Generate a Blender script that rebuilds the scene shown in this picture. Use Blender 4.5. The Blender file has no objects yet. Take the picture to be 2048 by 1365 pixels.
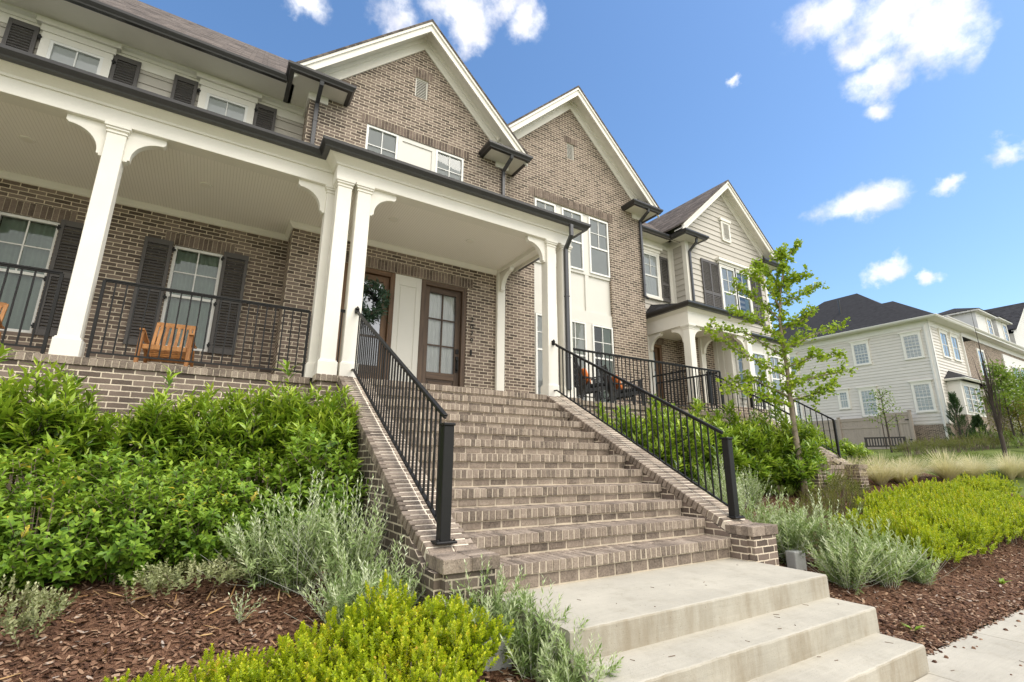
import bpy, bmesh, math, random
import numpy as np
from mathutils import Vector, Matrix
random.seed(7); RNG = np.random.default_rng(7)
R = math.radians
scene = bpy.context.scene
# ---------------------------------------------------------------- camera
cam_d = bpy.data.cameras.new("camera"); cam_d.sensor_width = 36.0; cam_d.lens = 962.22 / 2048 * 36.0
cam_d.clip_start = 0.05; cam_d.clip_end = 2000
cam = bpy.data.objects.new("camera", cam_d); scene.collection.objects.link(cam)
yaw, pit, rol = R(31.72), R(14.27), R(.31)
_f = Vector((math.sin(yaw)*math.cos(pit), math.cos(yaw)*math.cos(pit), math.sin(pit)))
_r = Vector((math.cos(yaw), -math.sin(yaw), 0)); _u = _r.cross(_f)
_r2 = _r*math.cos(rol) + _u*math.sin(rol); _u2 = -_r*math.sin(rol) + _u*math.cos(rol)
mw = Matrix.Identity(4)
for i in range(3):
    mw[i][0] = _r2[i]; mw[i][1] = _u2[i]; mw[i][2] = -_f[i]
mw[2][3] = 1.5
cam.matrix_world = mw
scene.camera = cam
# ---------------------------------------------------------------- light, exposure
SUN_EL, SUN_AZ = R(56), R(140)          # azimuth measured from +y (into the facade) towards +x
scene.view_settings.view_transform = 'Standard'; scene.view_settings.look = 'None'
scene.view_settings.gamma = 1; scene.view_settings.use_curve_mapping = False
scene.view_settings.exposure = 1.2
sun_d = bpy.data.lights.new("sun", 'SUN'); sun_d.energy = 1.7; sun_d.angle = R(50); sun_d.color = (1, .92, .80)
sun = bpy.data.objects.new("sun", sun_d); scene.collection.objects.link(sun)
sdir = Vector((math.sin(SUN_AZ)*math.cos(SUN_EL), math.cos(SUN_AZ)*math.cos(SUN_EL), math.sin(SUN_EL)))
sun.rotation_euler = sdir.to_track_quat('Z', 'Y').to_euler()
sun.location = sdir*60
try:
    scene.cycles.use_denoising = True
    scene.cycles.max_bounces = 8; scene.cycles.diffuse_bounces = 6; scene.cycles.transparent_max_bounces = 12
    scene.cycles.caustics_reflective = False; scene.cycles.caustics_refractive = False
    scene.cycles.sample_clamp_indirect = 6
except Exception: pass
# ---------------------------------------------------------------- world: clear sky with cumulus at fixed bearings
world = bpy.data.worlds.new("World"); scene.world = world; world.use_nodes = True
wt = world.node_tree; wt.nodes.clear(); WN, WL_ = wt.nodes, wt.links
def wn(t, **k):
    n = WN.new(t)
    for a, b in k.items(): setattr(n, a, b)
    return n
def wmath(op, a, b=None, clamp=False):
    n = wn('ShaderNodeMath', operation=op, use_clamp=clamp)
    for i, v in enumerate((a, b)):
        if v is None: continue
        if isinstance(v, (int, float)): n.inputs[i].default_value = v
        else: WL_.new(v, n.inputs[i])
    return n.outputs[0]
sky = wn('ShaderNodeTexSky', sky_type='NISHITA', sun_disc=False, sun_elevation=SUN_EL, sun_rotation=SUN_AZ,
         altitude=100, air_density=1.2, dust_density=0.8, ozone_density=3.5)
geo = wn('ShaderNodeTexCoord')
def wnoise(scale, detail, rough=.6, off=(0, 0, 0)):
    mp = wn('ShaderNodeMapping'); mp.inputs['Location'].default_value = off
    WL_.new(geo.outputs['Generated'], mp.inputs['Vector'])
    n = wn('ShaderNodeTexNoise'); n.inputs['Scale'].default_value = scale; n.inputs['Detail'].default_value = detail
    n.inputs['Roughness'].default_value = rough; WL_.new(mp.outputs[0], n.inputs['Vector']); return n
wb = wnoise(9, 6)
wsub = wn('ShaderNodeVectorMath', operation='SUBTRACT'); WL_.new(wb.outputs['Color'], wsub.inputs[0]); wsub.inputs[1].default_value = (.5, .5, .5)
wsc = wn('ShaderNodeVectorMath', operation='SCALE'); WL_.new(wsub.outputs[0], wsc.inputs[0]); wsc.inputs['Scale'].default_value = .11
wadd = wn('ShaderNodeVectorMath', operation='ADD'); WL_.new(geo.outputs['Generated'], wadd.inputs[0]); WL_.new(wsc.outputs[0], wadd.inputs[1])
# bearing (x right of the facade normal, y into it, z up), angular half sizes (across, up)
CLOUDS = [(0.0374, 0.6899, 0.7229, 0.0583, 0.0348, 1.1),
          (0.1794, 0.6557, 0.7334, 0.0726, 0.0441, 1.0),
          (0.2743, 0.6022, 0.7498, 0.1169, 0.0546, 1.15),
          (0.2994, 0.6126, 0.7315, 0.0706, 0.0412, 1.1),
          (0.3719, 0.5564, 0.743, 0.0518, 0.0494, 1.05),
          (0.332, 0.5657, 0.7548, 0.0854, 0.0395, 1.0),
          (0.7079, 0.2487, 0.661, 0.0935, 0.0728, 1.1550000000000002),
          (0.7586, 0.184, 0.625, 0.1107, 0.0752, 1.265),
          (0.7903, 0.1536, 0.5931, 0.0624, 0.0885, 1.265),
          (0.7872, 0.2149, 0.5781, 0.0779, 0.0524, 1.2100000000000002),
          (0.7483, 0.2388, 0.6189, 0.0673, 0.05, 0.9900000000000001),
          (0.8092, 0.233, 0.5393, 0.0433, 0.0232, 0.8),
          (0.8958, 0.1272, 0.4259, 0.036, 0.03, 1.15),
          (0.8598, 0.3038, 0.4104, 0.084, 0.046, 1.2),
          (0.8961, 0.1967, 0.3978, 0.0378, 0.0218, 1.1),
          (0.9051, 0.2961, 0.3053, 0.0416, 0.0262, 1.25),
          (0.9254, 0.2474, 0.287, 0.0234, 0.0193, 1.15),
          (0.6857, 0.3771, 0.6226, 0.0156, 0.0134, 0.85)]
field = None
for (dx, dy, dz, ra, ru, amp) in CLOUDS:
    D = Vector((dx, dy, dz)).normalized()
    q = D.to_track_quat('Y', 'Z').to_euler()
    mp = wn('ShaderNodeMapping', vector_type='TEXTURE')
    mp.inputs['Location'].default_value = D; mp.inputs['Rotation'].default_value = q
    mp.inputs['Scale'].default_value = (ra, max(ra, ru)*2, ru)
    WL_.new(wadd.outputs[0], mp.inputs['Vector'])
    g = wn('ShaderNodeTexGradient', gradient_type='SPHERICAL'); WL_.new(mp.outputs[0], g.inputs[0])
    v = wmath('MULTIPLY', g.outputs['Fac'], amp)
    field = v if field is None else wmath('MAXIMUM', field, v)
fb = wnoise(13, 8, .62, (3, 1, 2))
dens = wmath('ADD', wmath('MULTIPLY', field, 1.75), wmath('MULTIPLY', wmath('SUBTRACT', fb.outputs['Fac'], .52), 2.6))
mr = wn('ShaderNodeMapRange', interpolation_type='SMOOTHSTEP')
mr.inputs['From Min'].default_value = .30; mr.inputs['From Max'].default_value = 1.8
WL_.new(dens, mr.inputs['Value'])
gate = wn('ShaderNodeMapRange', interpolation_type='SMOOTHSTEP'); gate.inputs['From Min'].default_value = 0; gate.inputs['From Max'].default_value = .22
WL_.new(field, gate.inputs['Value'])
cov = wmath('MULTIPLY', mr.outputs[0], gate.outputs[0], True)
# broken overcast over the street side of the sky, behind the camera
wsep = wn('ShaderNodeSeparateXYZ'); WL_.new(geo.outputs['Generated'], wsep.inputs[0])
back = wn('ShaderNodeMapRange', interpolation_type='SMOOTHSTEP'); back.inputs['From Min'].default_value = -.02; back.inputs['From Max'].default_value = .45
WL_.new(wmath('ADD', wmath('ADD', wmath('MULTIPLY', wsep.outputs[1], -1.), wmath('MULTIPLY', wsep.outputs[0], -.55)), wmath('MULTIPLY', wmath('SUBTRACT', wnoise(2.2, 3, .5, (1, 4, 2)).outputs['Fac'], .5), .9)), back.inputs['Value'])
bcov = wmath('MULTIPLY', back.outputs[0], .9)
cshade = wnoise(19, 5, .55, (8, 0, 5))
crm = wn('ShaderNodeValToRGB'); WL_.new(cshade.outputs['Fac'], crm.inputs[0])
crm.color_ramp.elements[0].position = .36; crm.color_ramp.elements[0].color = (5.6, 5.6, 6.1, 1)
crm.color_ramp.elements[1].position = .60; crm.color_ramp.elements[1].color = (7.9, 7.8, 7.8, 1)
hs = wn('ShaderNodeHueSaturation'); hs.inputs['Saturation'].default_value = 1.12; hs.inputs['Value'].default_value = 1.18
WL_.new(sky.outputs[0], hs.inputs['Color'])
wmix = wn('ShaderNodeMix', data_type='RGBA'); WL_.new(cov, wmix.inputs['Factor'])
WL_.new(hs.outputs[0], wmix.inputs[6]); WL_.new(crm.outputs[0], wmix.inputs[7])
wmix2 = wn('ShaderNodeMix', data_type='RGBA'); WL_.new(bcov, wmix2.inputs['Factor']); WL_.new(wmix.outputs[2], wmix2.inputs[6])
brm = wn('ShaderNodeValToRGB'); WL_.new(wnoise(4, 5, .55, (8, 3, 5)).outputs['Fac'], brm.inputs[0])
brm.color_ramp.elements[0].position = .35; brm.color_ramp.elements[0].color = (8.2, 7.9, 7.5, 1); brm.color_ramp.elements[1].position = .65; brm.color_ramp.elements[1].color = (12.5, 11.9, 11.0, 1); WL_.new(brm.outputs[0], wmix2.inputs[7])
bg = wn('ShaderNodeBackground'); bg.inputs['Strength'].default_value = .080
WL_.new(wmix2.outputs[2], bg.inputs['Color'])
wo = wn('ShaderNodeOutputWorld'); WL_.new(bg.outputs[0], wo.inputs[0])
# ---------------------------------------------------------------- helpers
COL = scene.collection
WLOC = {}
def empty(name, loc, rz=0):
    o = bpy.data.objects.new(name, None); COL.objects.link(o); o.empty_display_size = .2
    o.location = loc; o.rotation_euler = (0, 0, rz); WLOC[o.name] = Vector(loc); return o
def tag(o, label=None, cat=None, group=None, kind=None):
    if label: o['label'] = label
    if cat: o['category'] = cat
    if group: o['group'] = group
    if kind: o['kind'] = kind
    return o
def thing(name, label, cat, loc=(0, 0, 0), rz=0, group=None):
    return tag(empty(name, loc, rz), label, cat, group)
def kids(o): return list(o.children)
def copy_tree(o, parent=None):
    c = o.copy(); COL.objects.link(c); c.parent = parent
    for ch in kids(o): copy_tree(ch, c)
    return c
def link_mesh(name, me, parent=None, org=None):
    o = bpy.data.objects.new(name, me); COL.objects.link(o)
    if parent is not None:
        o.parent = parent; WLOC[o.name] = WLOC[parent.name].copy()
    else:
        WLOC[o.name] = Vector(org or (0, 0, 0)); o.location = WLOC[o.name]
    return o
class MB:
    """collects faces; build() links them as ONE mesh object"""
    def __init__(s): s.v = []; s.f = []; s.m = []; s.r = []
    def poly(s, pts, m=0, r=.5):
        n = len(s.v); s.v.extend([tuple(p) for p in pts]); s.f.append(tuple(range(n, n+len(pts)))); s.m.append(m); s.r.append(r)
    def hexa(s, p, m=0, r=None):          # p: 8 points, bottom ring then top ring
        n = len(s.v); s.v.extend([tuple(q) for q in p]); r = random.random() if r is None else r
        for q in ((3, 2, 1, 0), (4, 5, 6, 7), (0, 1, 5, 4), (1, 2, 6, 5), (2, 3, 7, 6), (3, 0, 4, 7)):
            s.f.append(tuple(n+i for i in q)); s.m.append(m); s.r.append(r)
    def box(s, x0, x1, y0, y1, z0, z1, m=0, r=None):
        s.hexa([(x0, y0, z0), (x1, y0, z0), (x1, y1, z0), (x0, y1, z0), (x0, y0, z1), (x1, y0, z1), (x1, y1, z1), (x0, y1, z1)], m, r)
    def fbox(s, F, u0, u1, v0, v1, d0, d1, m=0, r=None):
        P = F.p
        s.hexa([P(u0, v0, d1), P(u1, v0, d1), P(u1, v0, d0), P(u0, v0, d0), P(u0, v1, d1), P(u1, v1, d1), P(u1, v1, d0), P(u0, v1, d0)], m, r)
    def beam(s, p0, p1, w, h, m=0, r=None, ref=(0, 0, 1)):
        p0 = Vector(p0); p1 = Vector(p1); t = (p1-p0).normalized(); ref = Vector(ref)
        a = t.cross(ref)
        if a.length < 1e-4: a = t.cross(Vector((1, 0, 0)))
        a.normalize(); b = a.cross(t); a *= w/2; b *= h/2
        s.hexa([p0-a-b, p0+a-b, p0+a+b, p0-a+b, p1-a-b, p1+a-b, p1+a+b, p1-a+b], m, r)
    def tube(s, pts, rad, n=6, m=0, r=.5, cap=True):
        pts = [Vector(p) for p in pts]; k0 = len(s.v); N = len(pts)
        if isinstance(rad, (int, float)): rad = [rad]*N
        ref = Vector((.13, .31, .94))
        for i, p in enumerate(pts):
            t = (pts[min(i+1, N-1)]-pts[max(i-1, 0)]).normalized(); a = t.cross(ref)
            if a.length < 1e-3: a = t.cross(Vector((1, 0, 0)))
            a.normalize(); b = t.cross(a)
            for j in range(n):
                q = 2*math.pi*j/n; s.v.append(tuple(p+(a*math.cos(q)+b*math.sin(q))*rad[i]))
        for i in range(N-1):
            for j in range(n):
                j2 = (j+1) % n; s.f.append((k0+i*n+j, k0+i*n+j2, k0+(i+1)*n+j2, k0+(i+1)*n+j)); s.m.append(m); s.r.append(r)
        if cap:
            s.f.append(tuple(k0+j for j in reversed(range(n)))); s.m.append(m); s.r.append(r)
            s.f.append(tuple(k0+(N-1)*n+j for j in range(n))); s.m.append(m); s.r.append(r)
    def path_bar(s, pts, w, h, m=0, ref=(1, 0, 0)):
        """rectangular pipe along a bent path, mitred; ref is across the pipe"""
        pts = [Vector(p) for p in pts]; ref = Vector(ref).normalized(); k0 = len(s.v); N = len(pts)
        for i, p in enumerate(pts):
            ta = (pts[i]-pts[i-1]).normalized() if i else None; tb = (pts[i+1]-pts[i]).normalized() if i < N-1 else None
            ta = ta or tb; tb = tb or ta; t = (ta+tb).normalized(); b = ref.cross(t).normalized()
            k = 1/max(.3, math.sqrt((1+ta.dot(tb))/2))
            for (i1, i2) in ((-1, -1), (1, -1), (1, 1), (-1, 1)): s.v.append(tuple(p+ref*(i1*w/2)+b*(i2*h/2*k)))
        for i in range(N-1):
            for j in range(4):
                j2 = (j+1) % 4; s.f.append((k0+i*4+j, k0+i*4+j2, k0+(i+1)*4+j2, k0+(i+1)*4+j)); s.m.append(m); s.r.append(.5)
        s.f.append((k0+3, k0+2, k0+1, k0)); s.m.append(m); s.r.append(.5)
        s.f.append(tuple(k0+(N-1)*4+j for j in range(4))); s.m.append(m); s.r.append(.5)
    def sweep(s, pts, z, prof, m=0, side=1, caps=True):
        """profile [(out, up)] along a horizontal polyline, mitred; out is to the right of travel when side=1"""
        P = [Vector((x, y)) for x, y in pts]; N = len(P); k0 = len(s.v); K = len(prof)
        for i in range(N):
            ds = []
            if i: ds.append((P[i]-P[i-1]).normalized())
            if i < N-1: ds.append((P[i+1]-P[i]).normalized())
            ns = [Vector((d.y, -d.x))*side for d in ds]
            n = ns[0] if len(ns) == 1 else (ns[0]+ns[1])/max(.2, 1+ns[0].dot(ns[1]))
            for (o, h) in prof: s.v.append((P[i].x+n.x*o, P[i].y+n.y*o, z+h))
        for i in range(N-1):
            for j in range(K):
                j2 = (j+1) % K; s.f.append((k0+i*K+j, k0+(i+1)*K+j, k0+(i+1)*K+j2, k0+i*K+j2)); s.m.append(m); s.r.append(.5)
        if caps:
            s.f.append(tuple(k0+j for j in range(K))); s.m.append(m); s.r.append(.5)
            s.f.append(tuple(k0+(N-1)*K+j for j in reversed(range(K)))); s.m.append(m); s.r.append(.5)
    def prism(s, F, poly, d0, d1, m=0, r=.5):
        """(u, v) outline in frame F between depths d0 and d1"""
        n = len(poly); k = len(s.v)
        for d in (d0, d1):
            for (u, v) in poly: s.v.append(tuple(F.p(u, v, d)))
        s.f.append(tuple(range(k, k+n))); s.f.append(tuple(range(k+2*n-1, k+n-1, -1))); s.m += [m, m]; s.r += [r, r]
        for i in range(n):
            j = (i+1) % n; s.f.append((k+i, k+j, k+n+j, k+n+i)); s.m.append(m); s.r.append(r)
    def chevron(s, F, ap, wl, wr, slope, t0, t1, d0, d1, m=0):
        """gable trim: band lying t0..t1 (vertical) under the roof line, apex (u,v), half widths wl, wr"""
        u, v = ap
        for sg, w in ((-1, wl), (1, wr)):
            s.prism(F, [(u, v-t0), (u+sg*w, v-t0-slope*w), (u+sg*w, v-t1-slope*w), (u, v-t1)], d0, d1, m)
    def build(s, name, mats, parent=None, org=None, smooth=False, bevel=0, fix=True):
        me = bpy.data.meshes.new(name)
        L = WLOC[parent.name] if parent is not None else Vector(org or (0, 0, 0))
        v = np.array(s.v, dtype=float) - np.array(L)[None, :]
        me.from_pydata(v.tolist(), [], s.f)
        for mt in (mats if isinstance(mats, (list, tuple)) else [mats]): me.materials.append(mt)
        me.polygons.foreach_set('material_index', s.m)
        at = me.attributes.new('rnd', 'FLOAT', 'FACE'); at.data.foreach_set('value', s.r)
        if smooth: me.polygons.foreach_set('use_smooth', [True]*len(s.f))
        if fix:
            bm = bmesh.new(); bm.from_mesh(me); bmesh.ops.recalc_face_normals(bm, faces=bm.faces); bm.to_mesh(me); bm.free()
        o = link_mesh(name, me, parent, org)
        if bevel:
            md = o.modifiers.new('edge', 'BEVEL'); md.width = bevel; md.segments = 2 if bevel > .012 else 1; md.limit_method = 'ANGLE'; md.angle_limit = R(50)
        return o
class Frame:
    """wall frame: u along, v up, d out of the wall"""
    def __init__(s, o, u, n): s.o = Vector(o); s.u = Vector(u); s.n = Vector(n)
    def p(s, u, v, d=0): return s.o+s.u*u+s.n*d+Vector((0, 0, v))
def FY(y): return Frame((0, y, 0), (1, 0, 0), (0, -1, 0))         # faces the street: u = x
def FXl(x): return Frame((x, 0, 0), (0, 1, 0), (-1, 0, 0))        # faces left: u = y
def FXr(x): return Frame((x, 0, 0), (0, 1, 0), (1, 0, 0))         # faces right: u = y
def clip(poly, cv):
    """clip polygon by a convex ccw outline"""
    out = list(poly)
    for i in range(len(cv)):
        a, b = cv[i], cv[(i+1) % len(cv)]; ins = lambda p: (b[0]-a[0])*(p[1]-a[1])-(b[1]-a[1])*(p[0]-a[0]) >= -1e-9
        src, out = out, []
        for j in range(len(src)):
            p, q = src[j], src[(j+1) % len(src)]; pi, qi = ins(p), ins(q)
            if pi != qi:
                d1 = (b[0]-a[0])*(p[1]-a[1])-(b[1]-a[1])*(p[0]-a[0]); d2 = (b[0]-a[0])*(q[1]-a[1])-(b[1]-a[1])*(q[0]-a[0]); t = d1/(d1-d2)
            if pi: out.append(p)
            if pi != qi: out.append((p[0]+t*(q[0]-p[0]), p[1]+t*(q[1]-p[1])))
        if not out: return []
    return out
def wall(mb, F, outline, holes=(), depth=.11, m=0, mr=None):
    us = sorted({u for u, _ in outline} | {h[0] for h in holes} | {h[1] for h in holes}); vs = sorted({v for _, v in outline} | {h[2] for h in holes} | {h[3] for h in holes})
    for i in range(len(us)-1):
        for j in range(len(vs)-1):
            cu, cv = (us[i]+us[i+1])/2, (vs[j]+vs[j+1])/2
            if any(h[0] < cu < h[1] and h[2] < cv < h[3] for h in holes): continue
            q = clip([(us[i], vs[j]), (us[i+1], vs[j]), (us[i+1], vs[j+1]), (us[i], vs[j+1])], outline)
            if len(q) > 2: mb.poly([F.p(u, v) for u, v in q], m)
    for (u0, u1, v0, v1) in holes:
        for a, b in (((u0, v0), (u1, v0)), ((u1, v0), (u1, v1)), ((u1, v1), (u0, v1)), ((u0, v1), (u0, v0))):
            mb.poly([F.p(*a), F.p(*b), F.p(*b, -depth), F.p(*a, -depth)], m if mr is None else mr)
def siding(mb, F, outline, z0, pitch=.178, tilt=.012, m=0, d=0.):
    vmin = min(v for _, v in outline); vmax = max(v for _, v in outline); umin = min(u for u, _ in outline)-1; umax = max(u for u, _ in outline)+1
    k = math.floor((vmin-z0)/pitch)
    while z0+k*pitch < vmax:
        a = z0+k*pitch; b = a+pitch; k += 1; r = random.random()
        q = clip([(umin, a), (umax, a), (umax, b), (umin, b)], outline)
        if len(q) < 3: continue
        mb.poly([F.p(u, v, d+tilt*(1-(v-a)/pitch)) for u, v in q], m, r)
        lo = [u for u, v in q if abs(v-a) < 1e-6]
        if len(lo) >= 2: mb.poly([F.p(min(lo), a, d+tilt), F.p(max(lo), a, d+tilt), F.p(max(lo), a, d), F.p(min(lo), a, d)], m, r)
# ---------------------------------------------------------------- materials
def nt(name):
    m = bpy.data.materials.new(name); m.use_nodes = True; t = m.node_tree; t.nodes.clear(); return m, t
class NB:
    def __init__(s, t): s.t = t
    def n(s, ty, **k):
        x = s.t.nodes.new(ty)
        for a, b in k.items(): setattr(x, a, b)
        return x
    def l(s, a, b): s.t.links.new(a, b)
    def put(s, sock, v):
        if hasattr(v, 'is_output') or hasattr(v, 'links'): s.l(v, sock)
        else: sock.default_value = v
    def math(s, op, a, b=None, c=False):
        x = s.n('ShaderNodeMath', operation=op, use_clamp=c); s.put(x.inputs[0], a)
        if b is not None: s.put(x.inputs[1], b)
        return x.outputs[0]
    def pos(s): return s.n('ShaderNodeNewGeometry').outputs['Position']
    def map(s, v, scale=(1, 1, 1), loc=(0, 0, 0)):
        x = s.n('ShaderNodeMapping'); s.l(v, x.inputs[0]); x.inputs['Scale'].default_value = scale; x.inputs['Location'].default_value = loc; return x.outputs[0]
    def noise(s, v, scale, detail=4, rough=.55):
        x = s.n('ShaderNodeTexNoise'); s.l(v, x.inputs['Vector']); x.inputs['Scale'].default_value = scale; x.inputs['Detail'].default_value = detail; x.inputs['Roughness'].default_value = rough; return x.outputs['Fac']
    def ramp(s, f, stops, interp='LINEAR'):
        x = s.n('ShaderNodeValToRGB'); s.put(x.inputs[0], f); cr = x.color_ramp; cr.interpolation = interp
        while len(cr.elements) < len(stops): cr.elements.new(.5)
        for e, (p, c) in zip(cr.elements, stops): e.position = p; e.color = (*c, 1) if len(c) == 3 else c
        return x.outputs[0]
    def mix(s, f, a, b, blend='MIX'):
        x = s.n('ShaderNodeMix', data_type='RGBA', blend_type=blend); s.put(x.inputs[0], f); s.put(x.inputs[6], a if not isinstance(a, tuple) else (*a, 1)); s.put(x.inputs[7], b if not isinstance(b, tuple) else (*b, 1)); return x.outputs[2]
    def bump(s, h, strength=.3, dist=.01):
        x = s.n('ShaderNodeBump'); s.l(h, x.inputs['Height']); x.inputs['Strength'].default_value = strength; x.inputs['Distance'].default_value = dist; return x.outputs[0]
    def attr(s, nm='rnd'): return s.n('ShaderNodeAttribute', attribute_name=nm).outputs['Fac']
    def pbsdf(s, col, rough=.6, metal=0, nrm=None, spec=.5, out=True):
        p = s.n('ShaderNodeBsdfPrincipled'); s.put(p.inputs['Base Color'], (*col, 1) if isinstance(col, tuple) else col); s.put(p.inputs['Roughness'], rough); p.inputs['Metallic'].default_value = metal
        p.inputs['Specular IOR Level'].default_value = spec
        if nrm is not None: s.l(nrm, p.inputs['Normal'])
        if out: s.out(p.outputs[0])
        return p
    def out(s, sh):
        o = s.n('ShaderNodeOutputMaterial'); s.l(sh, o.inputs[0])
def sc(c, k): return tuple(min(1, x*k) for x in c)
def M_plain(name, col, rough=.55, var=.12, scale=6, bump=0., metal=0, fine=60, spec=.4, rnd=0.):
    m, t = nt(name); b = NB(t); p = b.pos(); f = b.noise(p, scale, 5, .6); f2 = b.noise(p, fine, 3)
    c = b.ramp(b.math('ADD', b.math('MULTIPLY', f, .7), b.math('MULTIPLY', f2, .3)), [(.3, sc(col, 1-var)), (.7, sc(col, 1+var))])
    if rnd:
        g = b.math('ADD', b.math('MULTIPLY', b.attr(), 2*rnd), 1-rnd)
        x = b.n('ShaderNodeVectorMath', operation='SCALE'); b.l(c, x.inputs[0]); b.l(g, x.inputs['Scale']); c = x.outputs[0]
    b.pbsdf(c, rough, metal, b.bump(f2, bump, .01) if bump else None, spec); return m
BRK = [(0, (.050, .040, .036)), (.2, (.090, .070, .058)), (.45, (.165, .127, .104)), (.75, (.24, .188, .155)), (1, (.34, .28, .23))]
MORT = (.70, .61, .48)
def plane_uv(b):
    """pick the two in-plane world coordinates from the face normal"""
    g = b.n('ShaderNodeNewGeometry'); sp = b.n('ShaderNodeSeparateXYZ'); b.l(g.outputs['Position'], sp.inputs[0]); sn = b.n('ShaderNodeSeparateXYZ'); b.l(g.outputs['True Normal'], sn.inputs[0])
    ax = b.math('GREATER_THAN', b.math('ABSOLUTE', sn.outputs[0]), .7); az = b.math('GREATER_THAN', b.math('ABSOLUTE', sn.outputs[2]), .7)
    def sel(f, a, c):
        x = b.n('ShaderNodeMix', data_type='FLOAT'); b.l(f, x.inputs[0]); b.l(a, x.inputs[2]); b.l(c, x.inputs[3]); return x.outputs[0]
    u = sel(ax, sp.outputs[0], sp.outputs[1]); v = sel(az, sp.outputs[2], sp.outputs[1])
    c = b.n('ShaderNodeCombineXYZ'); b.l(u, c.inputs[0]); b.l(v, c.inputs[1]); return c.outputs[0], g.outputs['Position']
def M_brick(name, w=.203, h=.0677, off=.5, loc=(0, 0, 0), mortar=.0135, dark=1., grime=0.):
    m, t = nt(name); b = NB(t); uv, pos = plane_uv(b); uvm = b.map(uv, loc=loc)
    wob = b.n('ShaderNodeTexNoise'); b.l(pos, wob.inputs['Vector']); wob.inputs['Scale'].default_value = 14
    ws = b.n('ShaderNodeVectorMath', operation='SCALE'); b.l(wob.outputs['Color'], ws.inputs[0]); ws.inputs['Scale'].default_value = .010
    wa = b.n('ShaderNodeVectorMath', operation='ADD'); b.l(uvm, wa.inputs[0]); b.l(ws.outputs[0], wa.inputs[1])
    br = b.n('ShaderNodeTexBrick', offset=off, offset_frequency=2, squash=1, squash_frequency=2); b.l(wa.outputs[0], br.inputs['Vector'])
    br.inputs['Color1'].default_value = (0, 0, 0, 1); br.inputs['Color2'].default_value = (1, 1, 1, 1); br.inputs['Mortar'].default_value = (.5, .5, .5, 1)
    for k, v in (('Scale', 1), ('Mortar Size', mortar/2), ('Mortar Smooth', .12), ('Bias', 0), ('Brick Width', w), ('Row Height', h)): br.inputs[k].default_value = v
    n1 = b.noise(pos, 5, 4); n2 = b.noise(pos, 70, 4, .65)
    val = b.math('ADD', b.math('MULTIPLY', br.outputs['Color'], .62), b.math('ADD', b.math('MULTIPLY', n2, .55), b.math('MULTIPLY', n1, .22)))
    val = b.math('SUBTRACT', val, .2)
    col = b.ramp(val, [(p, sc(c, dark)) for p, c in BRK])
    mo = b.ramp(b.noise(pos, 40, 3), [(.3, sc(MORT, .8)), (.7, sc(MORT, 1.12))])
    c = b.mix(br.outputs['Fac'], col, mo)
    if grime:
        gf = b.ramp(b.noise(b.map(pos, (1, 1, .35)), 2.2, 6, .65), [(.45, (0, 0, 0)), (.72, (grime, grime, grime))]); c = b.mix(gf, c, (.05, .047, .04))
    hgt = b.math('ADD', b.math('MULTIPLY', b.math('SUBTRACT', 1., br.outputs['Fac']), 1.), b.math('MULTIPLY', n2, .45))
    b.pbsdf(c, .88, 0, b.bump(hgt, .7, .008), .25); return m
def M_piece(name, dark=1., warm=(1, 1, 1), grime=.0):
    """single modelled bricks: tone from the brick's own random value"""
    m, t = nt(name); b = NB(t); pos = b.pos(); n2 = b.noise(pos, 55, 5, .7); n1 = b.noise(pos, 9, 4)
    val = b.math('SUBTRACT', b.math('ADD', b.math('MULTIPLY', b.attr(), .46), b.math('ADD', b.math('MULTIPLY', n2, 1.0), b.math('MULTIPLY', n1, .6))), .52)
    c = b.ramp(val, [(p, tuple(min(1, x*dark*w) for x, w in zip(cc, warm))) for p, cc in BRK])
    sp = b.ramp(b.noise(pos, 120, 2), [(.62, (0, 0, 0)), (.69, (.85, .85, .85))]); c = b.mix(sp, c, (.05, .04, .035))
    ef = b.ramp(b.noise(pos, 16, 5, .7), [(.58, (0, 0, 0)), (.75, (.35, .35, .35))]); c = b.mix(ef, c, (.42, .38, .33))
    b.pbsdf(c, .9, 0, b.bump(n2, .8, .006), .2); return m
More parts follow.
